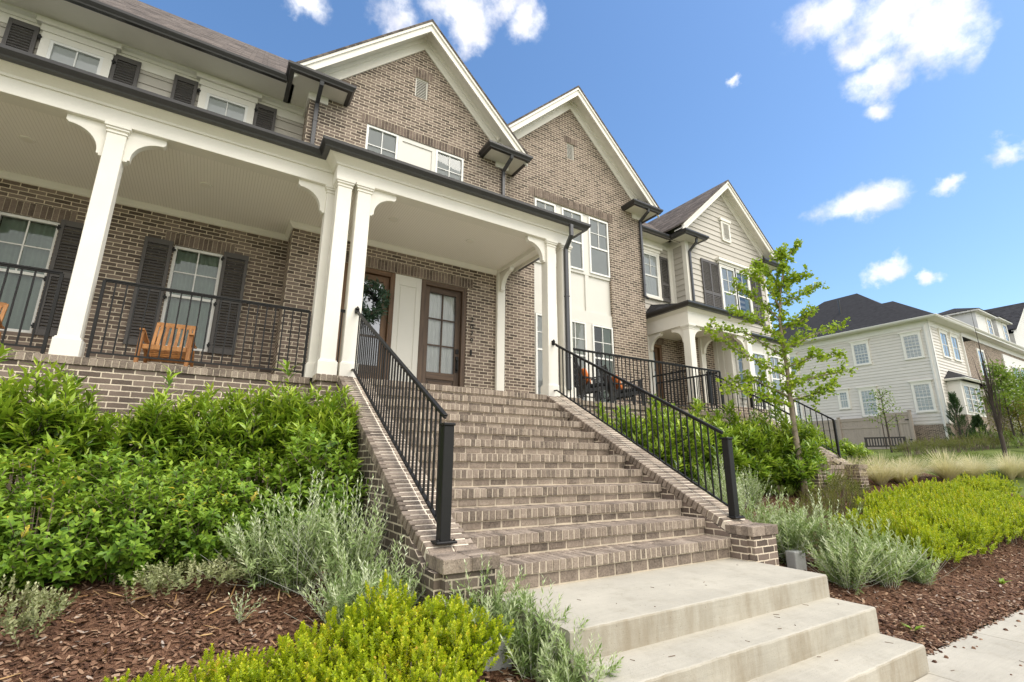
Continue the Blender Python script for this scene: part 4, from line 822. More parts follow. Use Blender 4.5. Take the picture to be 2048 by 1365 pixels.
def newel(par, x, y, z, h=.86, w=.085):
    mb = MB(); e = w/2; mb.box(x-e, x+e, y-e, y+e, z, z+h); mb.box(x-e-.008, x+e+.008, y-e-.008, y+e+.008, z+h, z+h+.022); mb.box(x-.085, x+.085, y-.075, y+.075, z-.004, z+.014)
    for sx in (-.066, .066): mb.tube([(x+sx, y-.055, z+.014), (x+sx, y-.055, z+.026)], .012, 6)
    mb.build('newel_post', m_iron, par, bevel=.005)
capz = lambda y: .875+(y-3.46)*(2.64-.875)/(6.74-3.46)
for X_, lab in ((1.595, 'black iron handrail on the left side wall of the front stairs, by the hydrangeas'), (5.14, 'black iron handrail on the right side wall of the front stairs, by the landing')):
    t = railing('stair_railing', lab, (X_, 3.59, capz(3.59)), (X_, 6.80, capz(6.80)), .985-.06, .098, group='handrails of the front stairs')
    newel(t, X_, 3.545, .925); mb = MB(); zt = capz(6.8)
    mb.beam((X_, 6.79, zt+.925), (X_, 6.885, zt+.975), .042, .022); mb.box(X_-.03, X_+.03, 6.862, 6.888, zt+.93, zt+1.01); mb.beam((X_, 6.79, zt+.09), (X_, 6.885, zt+.09), .03, .018)
    mb.tube([(X_, 6.86, zt+.99), (X_, 6.86, zt+1.03)], [.03, .012], 8); mb.build('wall_bracket', m_iron, t)
def pr(lab, x0, x1, y=7.30, p0=True, p1=True): return railing('porch_railing', lab, (x0, y, FLOOR), (x1, y, FLOOR), 1.0, .113, .032 if p0 else None, .032 if p1 else None, group='level porch railings')
pr('level black railing of the long porch, in front of the fully visible teak armchair', -1.33, 1.02)
pr('level black railing at the left end of the porch, left of the first white column', -4.0, -1.72)
t = railing('porch_railing', 'very short black railing in the gap between the paired left portico columns', (1.375, 6.99, FLOOR), (1.45, 6.99, FLOOR), 1.0, .05, None, None, group='level porch railings')
railing('terrace_railing', 'long level black railing along the front edge of the terrace above the laurel hedge', (5.68, 7.05, FLOOR), (10.22, 7.05, FLOOR+.02), 1.0, .112, .035, .035, group='terrace railings')
railing('terrace_railing', 'level black side railing of the terrace, running back towards the house wall', (10.22, 7.12, FLOOR), (10.22, 9.0, FLOOR), 1.0, .112, None, .035, group='terrace railings')
tc = railing('stair_railing', 'descending black handrail of the smaller stairs, ending above the hedge right of the ginkgo', (12.93, 5.95, 1.66), (12.93, 8.0, 3.0), .62+.3, .13, .05, .04, group='handrails of the smaller stairs')
tc2 = railing('stair_railing', 'handrail on the far-left side of the smaller stairs, mostly hidden by the laurel hedge', (11.1, 5.95, 1.66), (11.1, 8.0, 3.0), .92, .13, .05, .08, group='handrails of the smaller stairs')
railing('porch_railing', 'short level black railing of the corner porch between its column and the wall', (10.72, 8.4, FC), (10.72, 9.55, FC), .92, .112, None, None, group='corner porch railings')
railing('porch_railing', 'level black railing across the front of the corner porch, behind the ginkgo', (13.0, 8.05, FC), (13.6, 8.05, FC), .92, .112, .06, .03, group='corner porch railings')
# ================================================================ ground
def sheet(name, mat, xs, ys, zf, kind='structure', smooth=True):
    mb = MB(); P = [[(x, y, zf(x, y)) for x in xs] for y in ys]
    for j in range(len(ys)-1):
        for i in range(len(xs)-1): mb.poly([P[j][i], P[j][i+1], P[j+1][i+1], P[j+1][i]])
    o = mb.build(name, mat, None, smooth=smooth); o['kind'] = kind; return o
def far_z(x, y):
    z = gz(min(x, 45), y) - .05
    return z-(.12 if y < 2.4 else 0) if y > 2 else -.1
lin = lambda a, b, n: [a+(b-a)*i/n for i in range(n+1)]
sheet('ground', m_lawn, [-300, -60, -20]+lin(-10, 45, 55)+[60, 120, 300, 900], [-300, -60, -8, 1.9]+lin(2.02, 8, 24)+[12, 20, 60, 200, 900], far_z)
nz = lambda x, y: .018*math.sin(x*3.1+1.3*math.sin(y*2.3))*math.cos(y*2.7+x)+.012*math.sin(x*7.3+y*5.1)
def mulch_z(x, y): return gz(x, y)+nz(x, y)*min(1, max(0, (y-2.02)*6))-(.075*max(0, 1-(y-2.005)/.16))
sheet('mulch_bed', m_mulch, lin(-6, 1.99, 90), [2.005, 2.04, 2.08]+lin(2.14, 7.15, 56), mulch_z)
sheet('mulch_bed', m_mulch, lin(4.93, 17.5, 120), [2.005, 2.04, 2.08]+lin(2.14, 7.0, 46), mulch_z)
mb = MB(); x = -26.7
while x < 60:
    mb.box(x+.004, x+1.496, -.02, 1.998 if (x+1.5 < 2 or x > 4.8) else 1.835, -.12, .0, 0, .5); x += 1.5
w = mb.build('sidewalk', m_walk, None, bevel=.006); w['kind'] = 'structure'
mb = MB(); mb.poly([(-300, -9, -.05), (300, -9, -.05), (300, -1.9, -.05), (-300, -1.9, -.05)]); w = mb.build('road', M_plain('bounce_street', (.33, .315, .29), .9, .2, 3, .3), None); w['kind'] = 'structure'  # unseen street, coloured pale to bounce light up under the porches
mb = MB(); mb.box(-100, 100, -1.9, -1.75, -.06, .06); w = mb.build('kerb', m_walk, None); w['kind'] = 'structure'
# ================================================================ furniture and small things on the porches
def armchair(name, label, loc, rz, mat, rock=False, group=None):
    t = thing(name, label, 'chair', loc, rz, group); L = Vector(loc)
    # built around the local origin facing -y; parts are placed in local space
    o = WLOC[t.name]; WLOC[t.name] = Vector((0, 0, 0)); W = .31
    mb = MB(); mb.beam((-W+.03, -.30, .37), (W-.03, -.30, .37), .03, .075); mb.beam((-W+.03, .25, .27), (W-.03, .25, .27), .03, .06)
    for sx in (-1, 1): mb.beam((sx*(W-.05), -.30, .36), (sx*(W-.05), .27, .26), .03, .07)
    mb.build('seat_frame', mat, t, bevel=.004)
    mb = MB()
    for i in range(8): q = i/7; mb.beam((-W+.07, -.27+.5*q, .405-.10*q), (W-.07, -.27+.5*q, .405-.10*q), .048, .016)
    mb.build('seat', mat, t)
    mb = MB(); b0 = Vector((0, .20, .30)); bd = Vector((0, .26, .66))
    for i in range(6): x = -.20+.40*i/5; mb.beam(b0+Vector((x, 0, 0)), b0+bd*.94+Vector((x, 0, 0)), .048, .018, ref=(0, -1, .4))
    for x in (-.26, .26): mb.beam(b0+Vector((x, 0, -.02)), b0+bd+Vector((x, 0, 0)), .045, .035, ref=(0, -1, .4))
    for q, h in ((.96, .08), (.06, .06)): mb.beam(b0+bd*q+Vector((-.26, 0, 0)), b0+bd*q+Vector((.26, 0, 0)), .03, h)
    mb.build('backrest', mat, t, bevel=.003)
    for sx in (-1, 1):
        x = sx*W; mb = MB(); mb.beam((x, -.36, .0), (x, -.30, .62), .05, .06, ref=(0, 1, 0)); mb.build('leg', mat, t, bevel=.004)
        mb = MB(); mb.beam((x, .42, .0), (x, .16, .45), .045, .055, ref=(0, 1, 0)); mb.build('leg', mat, t, bevel=.004)
        mb = MB(); P = [(x, -.36, .635), (x, -.22, .615), (x, -.05, .565), (x, .12, .53), (x, .30, .545)]
        for a, b_ in zip(P, P[1:]): mb.beam(a, b_, .06, .028)
        mb.build('armrest', mat, t)
        if rock:
            mb = MB(); P = [(x, -.55+.12*i, .06*((i-4.5)/4.5)**2-.02) for i in range(10)]
            for a, b_ in zip(P, P[1:]): mb.beam(a, b_, .035, .04)
            mb.build('rocker', mat, t)
    WLOC[t.name] = o; return t
armchair('porch_armchair', 'teak slatted armchair on the porch, right of the white column', (-.63, 7.95, FLOOR+.0), R(-4), m_teak, group='teak armchairs on the porch').scale = (.87, .87, .82)
armchair('porch_armchair', 'teak slatted armchair at the left edge of the porch, cut off by the picture edge', (-2.60, 7.95, FLOOR), R(6), m_teak, group='teak armchairs on the porch').scale = (.87, .87, .82)
m_black_wood = M_plain('black_painted_wood', (.016, .016, .017), .4, .2, 9); m_orange = M_plain('orange_fabric', (.62, .17, .035), .9, .1, 30, .2); m_blackfab = M_plain('black_fabric', (.012, .012, .013), .95, .2, 30)
for (x, y, rz, lab, lc) in ((6.72, 7.75, R(78), 'black rocking chair on the terrace nearest the portico column', 'orange cushion on the black rocking chair next to the portico column'), (7.85, 7.9, R(62), 'black rocking chair on the terrace, the one farther from the portico', 'orange cushion on the black rocking chair farther from the portico')):
    armchair('rocking_chair', lab, (x, y, FLOOR+.03), rz, m_black_wood, True, 'black rocking chairs on the terrace')
    c = thing('cushion', lc, 'cushion', (x, y, FLOOR+.03), rz, 'orange cushions on the terrace chairs'); o = WLOC[c.name]; WLOC[c.name] = Vector((0, 0, 0))
    mb = MB(); mb.hexa([(-.2, .02, .43), (.2, .02, .43), (.2, .12, .40), (-.2, .12, .40), (-.2, .16, .78), (.2, .16, .78), (.2, .26, .74), (-.2, .26, .74)]); k = mb.build('cushion_cover', m_orange, c, bevel=.045, smooth=True)
    WLOC[c.name] = o
    c2 = thing('seat_pad', 'black seat pad on the '+lab[6:], 'cushion', (x, y, FLOOR+.03), rz, 'black seat pads on the terrace chairs'); o = WLOC[c2.name]; WLOC[c2.name] = Vector((0, 0, 0))
    mb = MB(); mb.hexa([(-.25, -.30, .41), (.25, -.30, .41), (.25, .18, .33), (-.25, .18, .33), (-.25, -.30, .49), (.25, -.30, .49), (.25, .18, .41), (-.25, .18, .41)]); mb.build('pad_cover', m_blackfab, c2, bevel=.03, smooth=True); WLOC[c2.name] = o
m_stone = M_plain('grey_block', (.40, .41, .41), .9, .12, 12, .5)
for (x, y, z, lab) in ((6.02, 3.40, .34, 'small grey stone block set in the mulch at the right end of the landing'), (1.70, 2.95, .24, 'small grey stone block behind the yellow-green boxwood, left of the landing')):
    mb = MB(); mb.box(x-.11, x+.11, y-.05, y+.07, z-.1, z+.19); tag(mb.build('stone_block', m_stone, None, org=(x, y, z), bevel=.014), lab, 'block', 'grey stone blocks beside the landing')
# ================================================================ houses beyond
hD = thing('detached_house', 'beige lap-siding house with a charcoal hip roof beyond the ginkgo', 'house', (40, 15, 2.5))
DX, DY, DB, DR = 37.0, 10.8, 22.0, 42.3; S = FXl(DX)
mb = MB(); siding(mb, S, [(DY, 3.9), (DB, 3.9), (DB, 10.3), (DY, 10.3)], 3.96, .2, .032); siding(mb, FY(DY), [(DX, 3.9), (DR, 3.9), (DR, 10.3), (DX, 10.3)], 3.96, .2, .032); siding(mb, FXr(DR), [(DY, 3.9), (DB, 3.9), (DB, 10.3), (DY, 10.3)], 3.96, .2, .032); siding(mb, FY(23.0), [(DX, 3), (46, 3), (46, 10.3), (DX, 10.3)], 3.96, .2, .032)
mb.build('siding_wall', m_siding_far, hD)
mb = MB(); wall(mb, S, [(DY+.0, 1.5), (DB, 1.5), (DB, 3.95), (DY+.0, 3.95)]); wall(mb, FY(DY), [(DX, 1.5), (DR, 1.5), (DR, 3.95), (DX, 3.95)]); mb.build('brick_footing', m_far_brick, hD)
m_trim_far = M_plain('far_trim', (.76, .74, .70), .5, .04, 3)
mb = MB(); mb.fbox(S, DY-.03, DY+.16, 3.95, 10.1, .015, .04); mb.fbox(FY(DY), DX-.04, DX+.16, 3.95, 10.1, .015, .041); mb.fbox(FY(DY), DR-.16, DR+.03, 3.95, 10.1, .015, .04); mb.fbox(S, DY-.03, DB, 9.9, 10.3, .016, .045); mb.fbox(FY(DY), DX-.045, DR+.03, 9.9, 10.3, .016, .046); mb.build('corner_board', m_trim_far, hD)
for (a, b_, v0, v1, hood) in ((11.26, 12.28, 7.95, 9.62, .0), (14.12, 15.15, 8.02, 9.63, .0), (18.9, 19.9, 8.0, 9.6, 0), (11.22, 12.25, 4.62, 6.48, 0), (14.15, 15.18, 4.6, 6.46, 0), (15.80, 16.5, 5.2, 6.5, 0), (19.0, 20, 4.7, 6.5, 0)):
    window(hD, S, a+.10, b_-.10, v0+.10, v1-.10, .04, 4 if b_-a > .8 else 3, 3, 3, fw=.045, back='louvre', deep=.035, casing=.10, hood=.14, glass=m_glass_far, mfr=m_trim_far)
for a in (38.45, 40.25): window(hD, FY(DY), a, a+1.05, 8.15, 9.72, .04, 2, 1, 1, fw=.04, back='blind', deep=.035, casing=.10, hood=.14, glass=m_glass_far, mfr=m_trim_far)
def hip(par, x0, x1, y0, y1, z, pk, mat, name='hip_roof'):
    """pk: two ridge ends"""
    (ax, ay, az), (bx, by, bz) = pk; mb = MB(); e = .03; A, B = (ax, ay, az), (bx, by, bz)
    c = [(x0, y0, z), (x1, y0, z), (x1, y1, z), (x0, y1, z)]
    mb.poly([c[0], c[1], A]); mb.poly([c[1], c[2], B, A]); mb.poly([c[2], c[3], B]); mb.poly([c[3], c[0], A, B]); mb.poly([(x, y, z-.02) for x, y, z in reversed(c)])
    return mb.build(name, mat, par)
hip(hD, 36.42, 46.6, 11.3, 23.4, 10.42, ((41.5, 16.0, 14.5), (41.5, 18.4, 14.5)), m_roof_far); hip(hD, 36.40, 42.86, 10.2, 17, 10.425, ((39.62, 13.2, 12.7), (39.62, 15, 12.72)), m_roof_far)
mb = MB(); mb.box(36.45, 42.8, 10.25, DY, 10.28, 10.40, 0, .5); mb.box(36.45, DX, DY, 23.3, 10.28, 10.40, 0, .5); mb.build('eave_soffit', m_trim_far, hD); gutter(hD, [(36.45, 23.3), (36.45, 10.25), (42.8, 10.25), (42.8, 12)], 10.30, mat=m_trim_far)
downspout(hD, [(36.95, 11.0, 10.1), (36.95, 11.0, 2.6)], ref=(0, 1, 0), w=.10, h=.08, mat=m_trim_far); downspout(hD, [(42.2, 10.72, 10.1), (42.2, 10.72, 6.6)], w=.10, h=.08, mat=m_trim_far)
mb = MB(); mb.tube([(39.0, 16.3, 11.9), (39.0, 16.3, 13.55)], .07, 8); mb.build('roof_vent_pipe', m_gutter, hD)
# front bay of that house
mb = MB(); bx0, bx1, by = 37.9, 41.2, 10.15; bf = FY(by)
mb.box(bx0, bx1, by, DY-.02, 4.45, 6.5, 0, .5); mb.box(bx0-.01, bx1+.01, by-.01, DY-.021, 6.3, 6.5, 0, .5); mb.build('bay_body', m_trim_far, hD)
mb = MB(); wall(mb, bf, [(bx0, 2), (bx1, 2), (bx1, 4.45), (bx0, 4.45)]); wall(mb, FXl(bx0), [(by, 2), (DY, 2), (DY, 4.45), (by, 4.45)]); mb.build('bay_brick', m_far_brick, hD)
for i in range(3): window(hD, bf, bx0+.25+i*.98, bx0+1.15+i*.98, 4.6, 6.22, .03, 3, 3, 3, fw=.035, back='dark', deep=.025, glass=m_glass_far, mfr=m_trim_far)
hip(hD, bx0-.3, bx1+.5, by-.35, DY+.3, 6.62, ((bx0+.8, DY+.05, 7.3), (bx1-.4, DY+.05, 7.3)), m_roof_far, 'bay_roof'); gutter(hD, [(bx0-.22, DY), (bx0-.22, by-.25), (bx1+.4, by-.25)], 6.50, mat=m_trim_far)
# brick row with dormers
hE = thing('row_house', 'brick row house with two white dormers, right of the beige house', 'house', (54, 14, 3)); EY = 11.9
mb = MB(); wall(mb, FY(EY), [(DR+.02, 2), (72, 2), (72, 11.5), (DR+.02, 11.5)]); mb.build('brick_wall', m_far_brick, hE)
mb = MB(); mb.box(DR+.1, 72, EY-.55, EY-.001, 11.3, 11.52, 0, .5); mb.fbox(FY(EY), DR+.1, 72, 10.9, 11.3, .001, .05); mb.build('cornice', m_trim_far, hE); gutter(hE, [(DR+.1, EY-.55), (72, EY-.55)], 11.46, mat=m_trim_far)
mb = MB(); mb.poly([(DR+.6, EY-.6, 11.58), (72, EY-.6, 11.58), (72, EY+3.2, 13.6), (DR+4.5, EY+3.2, 13.6)]); mb.poly([(DR+.6, EY-.6, 11.58), (DR+4.5, EY+3.2, 13.6), (DR+.6, EY+3.2, 11.58)]); mb.build('roof', m_roof_black, hE)
for dx0, dx1, zt in ((53.6, 57.6, 14.15), (58.9, 61.9, 14.3)):
    mb = MB(); mb.box(dx0, dx1, EY+.5, EY+4, 12.1, zt, 0, .5); d = mb.build('dormer', m_siding_white, hE)
    mb = MB(); mb.box(dx0-.35, dx1+.35, EY+.15, EY+4, zt, zt+.14, 0, .5); mb.build('dormer_cornice', m_trim_far, d); hip(d, dx0-.4, dx1+.4, EY+.1, EY+4.3, zt+.142, ((dx0+1, EY+2, zt+.85), (dx1-1, EY+2.3, zt+.85)), m_roof_far, 'dormer_roof')
    w = window(hE, FY(EY+.5), dx1-1.5, dx1-.5, 12.5, zt-.25, .03, 2, 2, 2, fw=.05, back='blind', deep=.025, casing=.12, glass=m_glass_far, mfr=m_trim_far)
mb = MB(); mb.fbox(FY(EY), 55.5, 66, 6.9, 10.6, .002, .12); mb.build('bay_body', m_trim_far, hE)
for a in (57, 59.2, 61.4, 63.6): window(hE, FY(EY), a, a+1.7, 7.5, 9.7, .17, 2, 2, 1, fw=.06, back='blind', deep=.04, glass=m_glass_far, mfr=m_trim_far)
for a in (44.6, 49.6): window(hE, FY(EY), a, a+1.3, 8.2, 10.2, .03, 2, 2, 2, fw=.05, back='blind', deep=.025, casing=.12, glass=m_glass_far, mfr=m_trim_far)
mb = MB(); mb.box(46, 70, EY-2.0, EY-.002, 6.3, 6.75, 0, .5)
for x in (47, 52, 57.5, 63, 68.5): mb.box(x, x+.4, EY-1.9, EY-1.5, 2.5, 6.3, 0, .5)
mb.build('porch', m_trim_far, hE); mb = MB(); mb.poly([(45.8, EY-2.2, 6.76), (70.2, EY-2.2, 6.76), (70, EY-.003, 7.3), (46, EY-.003, 7.3)]); mb.build('porch_roof', m_roof_black, hE)
hF = thing('row_house', 'white lap-siding gable end at the far right edge, behind the dormers', 'house', (72, 18, 3)); FYY = 12.4
mb = MB(); siding(mb, FY(FYY), [(63.5, 11.6), (75, 11.6), (75, 13.6), (69, 17.2), (63.5, 13.7)], 12, .22, .014); siding(mb, FXl(63.5), [(FYY, 11.6), (24, 11.6), (24, 13.7), (FYY, 13.7)], 12, .22, .014); mb.build('siding_wall', m_siding_white, hF)
mb = MB(); mb.box(64, 75, FYY+.05, 24, 2, 12, 0, .5); mb.build('house_body', m_siding_white, hF)
gable_trim(hF, FYY, (69, 17.7), 6.0, 6.2, .62, .35, (5.4, 5.6), 9, m_roof_black, mat=m_trim_far)
# fence, gate, bench
def fence(name, label, x, y0, y1, z0, z1, cat, ga=None):
    t = thing(name, label, cat, (x, y0, z0)); n = int((y1-y0)/.145); mb = MB()
    for i in range(n): a = y0+(y1-y0)*i/n; mb.box(x, x+.025, a+.004, a+(y1-y0)/n-.004, z0, z1)
    mb.build('board_panel', m_fence, t); mb = MB(); mb.box(x-.03, x+.001, y0, y1, z1-.13, z1, 0, .5); mb.box(x-.03, x+.001, y0, y1, z1-.62, z1-.52, 0, .5); mb.box(x-.03, x+.001, y0, y1, z0+.1, z0+.22, 0, .5); mb.box(x-.04, x+.05, y0, y1, z1+.001, z1+.05, 0, .5); mb.build('fence_rail', m_fence, t)
    for a in ([y0, y1] if y1-y0 < 3 else [y0, y0+2.4, y1]): mb = MB(); mb.box(x-.07, x+.07, a-.07, a+.07, z0, z1+.12, 0, .5); mb.box(x-.09, x+.09, a-.09, a+.09, z1+.12, z1+.17, 0, .5); mb.build('fence_post', m_fence, t)
    return t
fence('privacy_fence', 'taupe board fence with capped posts along the side of the beige house', 36.2, 13.95, 20.5, 2.3, 4.45, 'fence')
g = fence('fence_gate', 'taupe double gate with dark hinges at the brick corner of the beige house', 36.2, 12.35, 13.75, 2.3, 4.62, 'gate')
mb = MB()
for z in (3.0, 4.2): mb.box(36.14, 36.17, 12.42, 12.62, z, z+.05); mb.box(36.14, 36.17, 13.0, 13.1, z, z+.05)
mb.box(36.145, 36.17, 13.03, 13.05, 2.4, 4.6); mb.build('gate_hinge', m_iron, g)
bn = thing('park_bench', 'dark slatted park bench in front of the taupe fence', 'bench', (30.9, 11.85, 2.05), R(-69)); o = WLOC[bn.name]; WLOC[bn.name] = Vector((0, 0, 0))
m_benchw = M_plain('dark_bench_wood', (.055, .05, .046), .7, .2, 8)
mb = MB()
for i in range(14): x = -.8+1.6*i/13; mb.box(x-.03, x+.03, .20, .225, .48, .86)
mb.box(-.9, .9, .19, .235, .86, .94); mb.box(-.9, .9, .19, .235, .44, .50); mb.build('backrest', m_benchw, bn)
mb = MB()
for i in range(6): mb.box(-.9, .9, -.28+i*.085, -.28+i*.085+.07, .42, .45)
mb.build('seat', m_benchw, bn)
for x in (-.86, .86):
    mb = MB(); mb.box(x-.035, x+.035, -.27, -.20, 0, .66); mb.build('leg', m_benchw, bn); mb = MB(); mb.box(x-.035, x+.035, .18, .25, 0, .9); mb.build('leg', m_benchw, bn); mb = MB(); mb.box(x-.04, x+.04, -.30, .22, .66, .70); mb.build('armrest', m_benchw, bn)
WLOC[bn.name] = o
# ================================================================ planting
def leaf_mesh(name, P, D, N, L, W, r, droop=.25, fold=.22, wide=.42):
    P, D, N = [np.asarray(a, float) for a in (P, D, N)]; D /= np.linalg.norm(D, axis=1)[:, None]+1e-9
    N = N-(N*D).sum(1)[:, None]*D; N /= np.linalg.norm(N, axis=1)[:, None]+1e-9; S = np.cross(D, N); L = np.broadcast_to(L, len(P))[:, None]; W = np.broadcast_to(W, len(P))[:, None]; n = len(P)
    V = np.empty((n, 5, 3)); V[:, 0] = P; V[:, 1] = P+D*L*wide+S*W*.5+N*W*fold; V[:, 2] = P+D*L-N*L*droop*.5; V[:, 3] = P+D*L*wide-S*W*.5+N*W*fold; V[:, 4] = P+D*L*(wide+.08)
    base = (np.arange(n)*5)[:, None]; F = np.concatenate([base+np.array([0, 1, 2, 4]), base+np.array([0, 4, 2, 3])], 1).reshape(-1)
    me = bpy.data.meshes.new(name); me.vertices.add(n*5); me.vertices.foreach_set('co', V.reshape(-1)); me.loops.add(len(F)); me.loops.foreach_set('vertex_index', F.astype(np.int32))
    me.polygons.add(n*2); me.polygons.foreach_set('loop_start', np.arange(0, n*8, 4, dtype=np.int32)); me.update(calc_edges=True)
    at = me.attributes.new('rnd', 'FLOAT', 'FACE'); at.data.foreach_set('value', np.repeat(np.clip(r, 0, 1), 2)); return me
GA = 2.39996
def unit(v): v = np.asarray(v, float); return v/(np.linalg.norm(v)+1e-9)
class Plant:
    def __init__(s): s.P = []; s.D = []; s.N = []; s.L = []; s.W = []; s.r = []; s.st = MB()
    def leaf(s, p, d, n, L, W, r): s.P.append(p); s.D.append(d); s.N.append(n); s.L.append(L); s.W.append(W); s.r.append(r)
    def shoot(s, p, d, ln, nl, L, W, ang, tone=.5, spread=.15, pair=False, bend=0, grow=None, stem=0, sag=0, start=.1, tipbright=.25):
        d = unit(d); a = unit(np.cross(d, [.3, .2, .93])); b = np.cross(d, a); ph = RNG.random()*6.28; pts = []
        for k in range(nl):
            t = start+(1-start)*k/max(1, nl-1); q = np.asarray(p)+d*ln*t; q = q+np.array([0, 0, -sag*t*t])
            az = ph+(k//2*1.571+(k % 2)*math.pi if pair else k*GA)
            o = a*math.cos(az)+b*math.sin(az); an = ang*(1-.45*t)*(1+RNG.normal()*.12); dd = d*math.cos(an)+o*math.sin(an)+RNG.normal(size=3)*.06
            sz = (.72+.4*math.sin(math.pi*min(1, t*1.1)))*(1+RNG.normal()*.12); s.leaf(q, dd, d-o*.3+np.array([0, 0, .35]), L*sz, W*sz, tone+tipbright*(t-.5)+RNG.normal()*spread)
        if stem: s.st.tube([p, np.asarray(p)+d*ln*.5+np.array([0, 0, -sag*.25]), np.asarray(p)+d*ln+np.array([0, 0, -sag])], [stem, stem*.8, stem*.4], 4, cap=False)
    def mesh(s, name, mat, **k):
        me = leaf_mesh(name, s.P, s.D, s.N, np.array(s.L), np.array(s.W), np.array(s.r), **k); me.materials.append(mat); return me
    def make(s, root_name, mat, mstem, fol='foliage', **k):
        root = empty(root_name, (0, 0, 0)); o = bpy.data.objects.new(fol, s.mesh(fol, mat, **k)); COL.objects.link(o); o.parent = root
        if s.st.v: s.st.build('stems', mstem, root)
        return root
PROTO = []
def place(proto, loc, rz, scale, label, cat, group=None):
    o = copy_tree(proto); o.location = loc; o.rotation_euler = (0, 0, rz); o.scale = scale if hasattr(scale, '__len__') else (scale,)*3
    return tag(o, label, cat, group)
def bush(name, mat, n, rx, ry, h, z0, ln, nl, L, W, ang, upw, pair=False, shell=(.72, 1), stems=.004, low=-.2, mstem=None, spread=.15, tone=.45, flat=0, trunks=8, **k):
    p = Plant(); zc = z0+(h-z0)*.42
    for i in range(n):
        u = RNG.normal(size=3); u /= np.linalg.norm(u)
        if u[2] < low: u[2] = -u[2]*.6
        rr = RNG.uniform(*shell); bump = 1+.13*math.sin(u[0]*5+u[1]*4)+.10*math.sin(u[2]*7+u[0]*3)
        tip = np.array([u[0]*rx*rr*bump, u[1]*ry*rr*bump, zc+(u[2]*(h-zc) if u[2] > 0 else u[2]*(zc-z0))*rr*bump])
        d = unit(u*(1-upw)+np.array([0, 0, upw])+RNG.normal(size=3)*.16); l = ln*RNG.uniform(.7, 1.25)
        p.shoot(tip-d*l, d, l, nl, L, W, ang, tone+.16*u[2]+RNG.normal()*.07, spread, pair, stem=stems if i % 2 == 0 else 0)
    for i in range(trunks):
        a = RNG.random()*6.28; q = RNG.random(); e = (math.cos(a)*rx*.6*q, math.sin(a)*ry*.6*q, h*.75); p.st.tube([(e[0]*.7, e[1]*.7, -.05), (e[0]*.8, e[1]*.8, h*.35), e], [.010, .008, .004], 5, cap=False)
    r = p.make(name, mat, mstem or m_bark_d, **k); PROTO.append(r); return r
lf_laurel = M_leaf('laurel_leaf', [(.08, (.030, .080, .010)), (.35, (.135, .26, .022)), (.7, (.36, .50, .045)), (1, (.52, .60, .08))], .28, .30, .5)
lf_laurel2 = lf_laurel
lf_hyd = M_leaf('hydrangea_leaf', [(.05, (.036, .092, .014)), (.38, (.14, .27, .026)), (.8, (.30, .45, .05)), (.95, (.36, .48, .05)), (1, (.52, .42, .04))], .30, .45, .35)
lf_box = M_leaf('boxwood_leaf', [(.05, (.11, .20, .008)), (.3, (.32, .44, .013)), (.72, (.54, .605, .02)), (.95, (.68, .60, .03)), (1, (.66, .42, .05))], .32, .38, .4)
lf_sage = M_leaf('sage_leaf', [(.05, (.15, .23, .075)), (.4, (.38, .48, .215)), (.85, (.64, .70, .46)), (1, (.70, .75, .55))], .25, .6, .2)
lf_barb = M_leaf('barberry_leaf', [(.05, (.045, .050, .014)), (.5, (.115, .125, .030)), (1, (.23, .19, .05))], .25, .5, .3)
lf_var = M_leaf('variegated_leaf', [(.05, (.10, .12, .05)), (.5, (.28, .31, .14)), (1, (.55, .55, .33))], .2, .5, .3)
lf_gink = M_leaf('ginkgo_leaf', [(.05, (.14, .27, .016)), (.5, (.34, .49, .03)), (1, (.58, .66, .06))], .40, .42, .35)
lf_con = M_leaf('conifer_needle', [(0, (.015, .045, .022)), (1, (.06, .12, .05))], .1, .6, .2)
lf_tree = M_leaf('tree_leaf', [(0, (.07, .13, .02)), (.6, (.17, .27, .035)), (1, (.28, .36, .06))], .35, .5, .3)
lf_orange = M_leaf('bronze_leaf', [(0, (.08, .07, .02)), (.6, (.24, .20, .05)), (1, (.36, .27, .08))], .3, .5, .3)
lf_grass = M_leaf('feather_grass', [(0, (.34, .30, .13)), (.35, (.66, .58, .37)), (1, (.88, .80, .60))], .3, .6, .2)
lf_wreath = M_leaf('wreath_leaf', [(0, (.012, .035, .022)), (1, (.06, .12, .07))], .1, .45, .4)
m_silver = M_plain('silver_stem', (.46, .48, .40), .8, .15, 20)
# --- left bed: cherry laurels along the porch wall
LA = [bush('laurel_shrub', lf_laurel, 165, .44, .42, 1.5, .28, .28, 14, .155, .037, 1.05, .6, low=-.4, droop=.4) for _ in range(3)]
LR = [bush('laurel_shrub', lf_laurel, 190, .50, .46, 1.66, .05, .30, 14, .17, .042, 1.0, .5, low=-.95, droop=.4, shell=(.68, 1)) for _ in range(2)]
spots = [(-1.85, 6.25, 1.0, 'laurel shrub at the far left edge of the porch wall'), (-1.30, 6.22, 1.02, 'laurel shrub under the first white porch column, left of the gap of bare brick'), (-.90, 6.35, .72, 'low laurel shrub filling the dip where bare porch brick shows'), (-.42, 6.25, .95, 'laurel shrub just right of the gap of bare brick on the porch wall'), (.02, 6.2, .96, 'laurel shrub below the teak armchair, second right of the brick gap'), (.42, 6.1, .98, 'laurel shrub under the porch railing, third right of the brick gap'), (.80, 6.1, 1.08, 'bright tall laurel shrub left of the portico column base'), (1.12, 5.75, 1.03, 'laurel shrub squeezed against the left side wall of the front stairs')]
for i, (x, y, s, lab) in enumerate(spots): place(LA[i % 3], (x, y, gz(x, y)-.05), i*1.7, (s*(.86 if i == 2 else 1), s, s*1.03), lab, 'shrub', 'laurels along the porch wall')
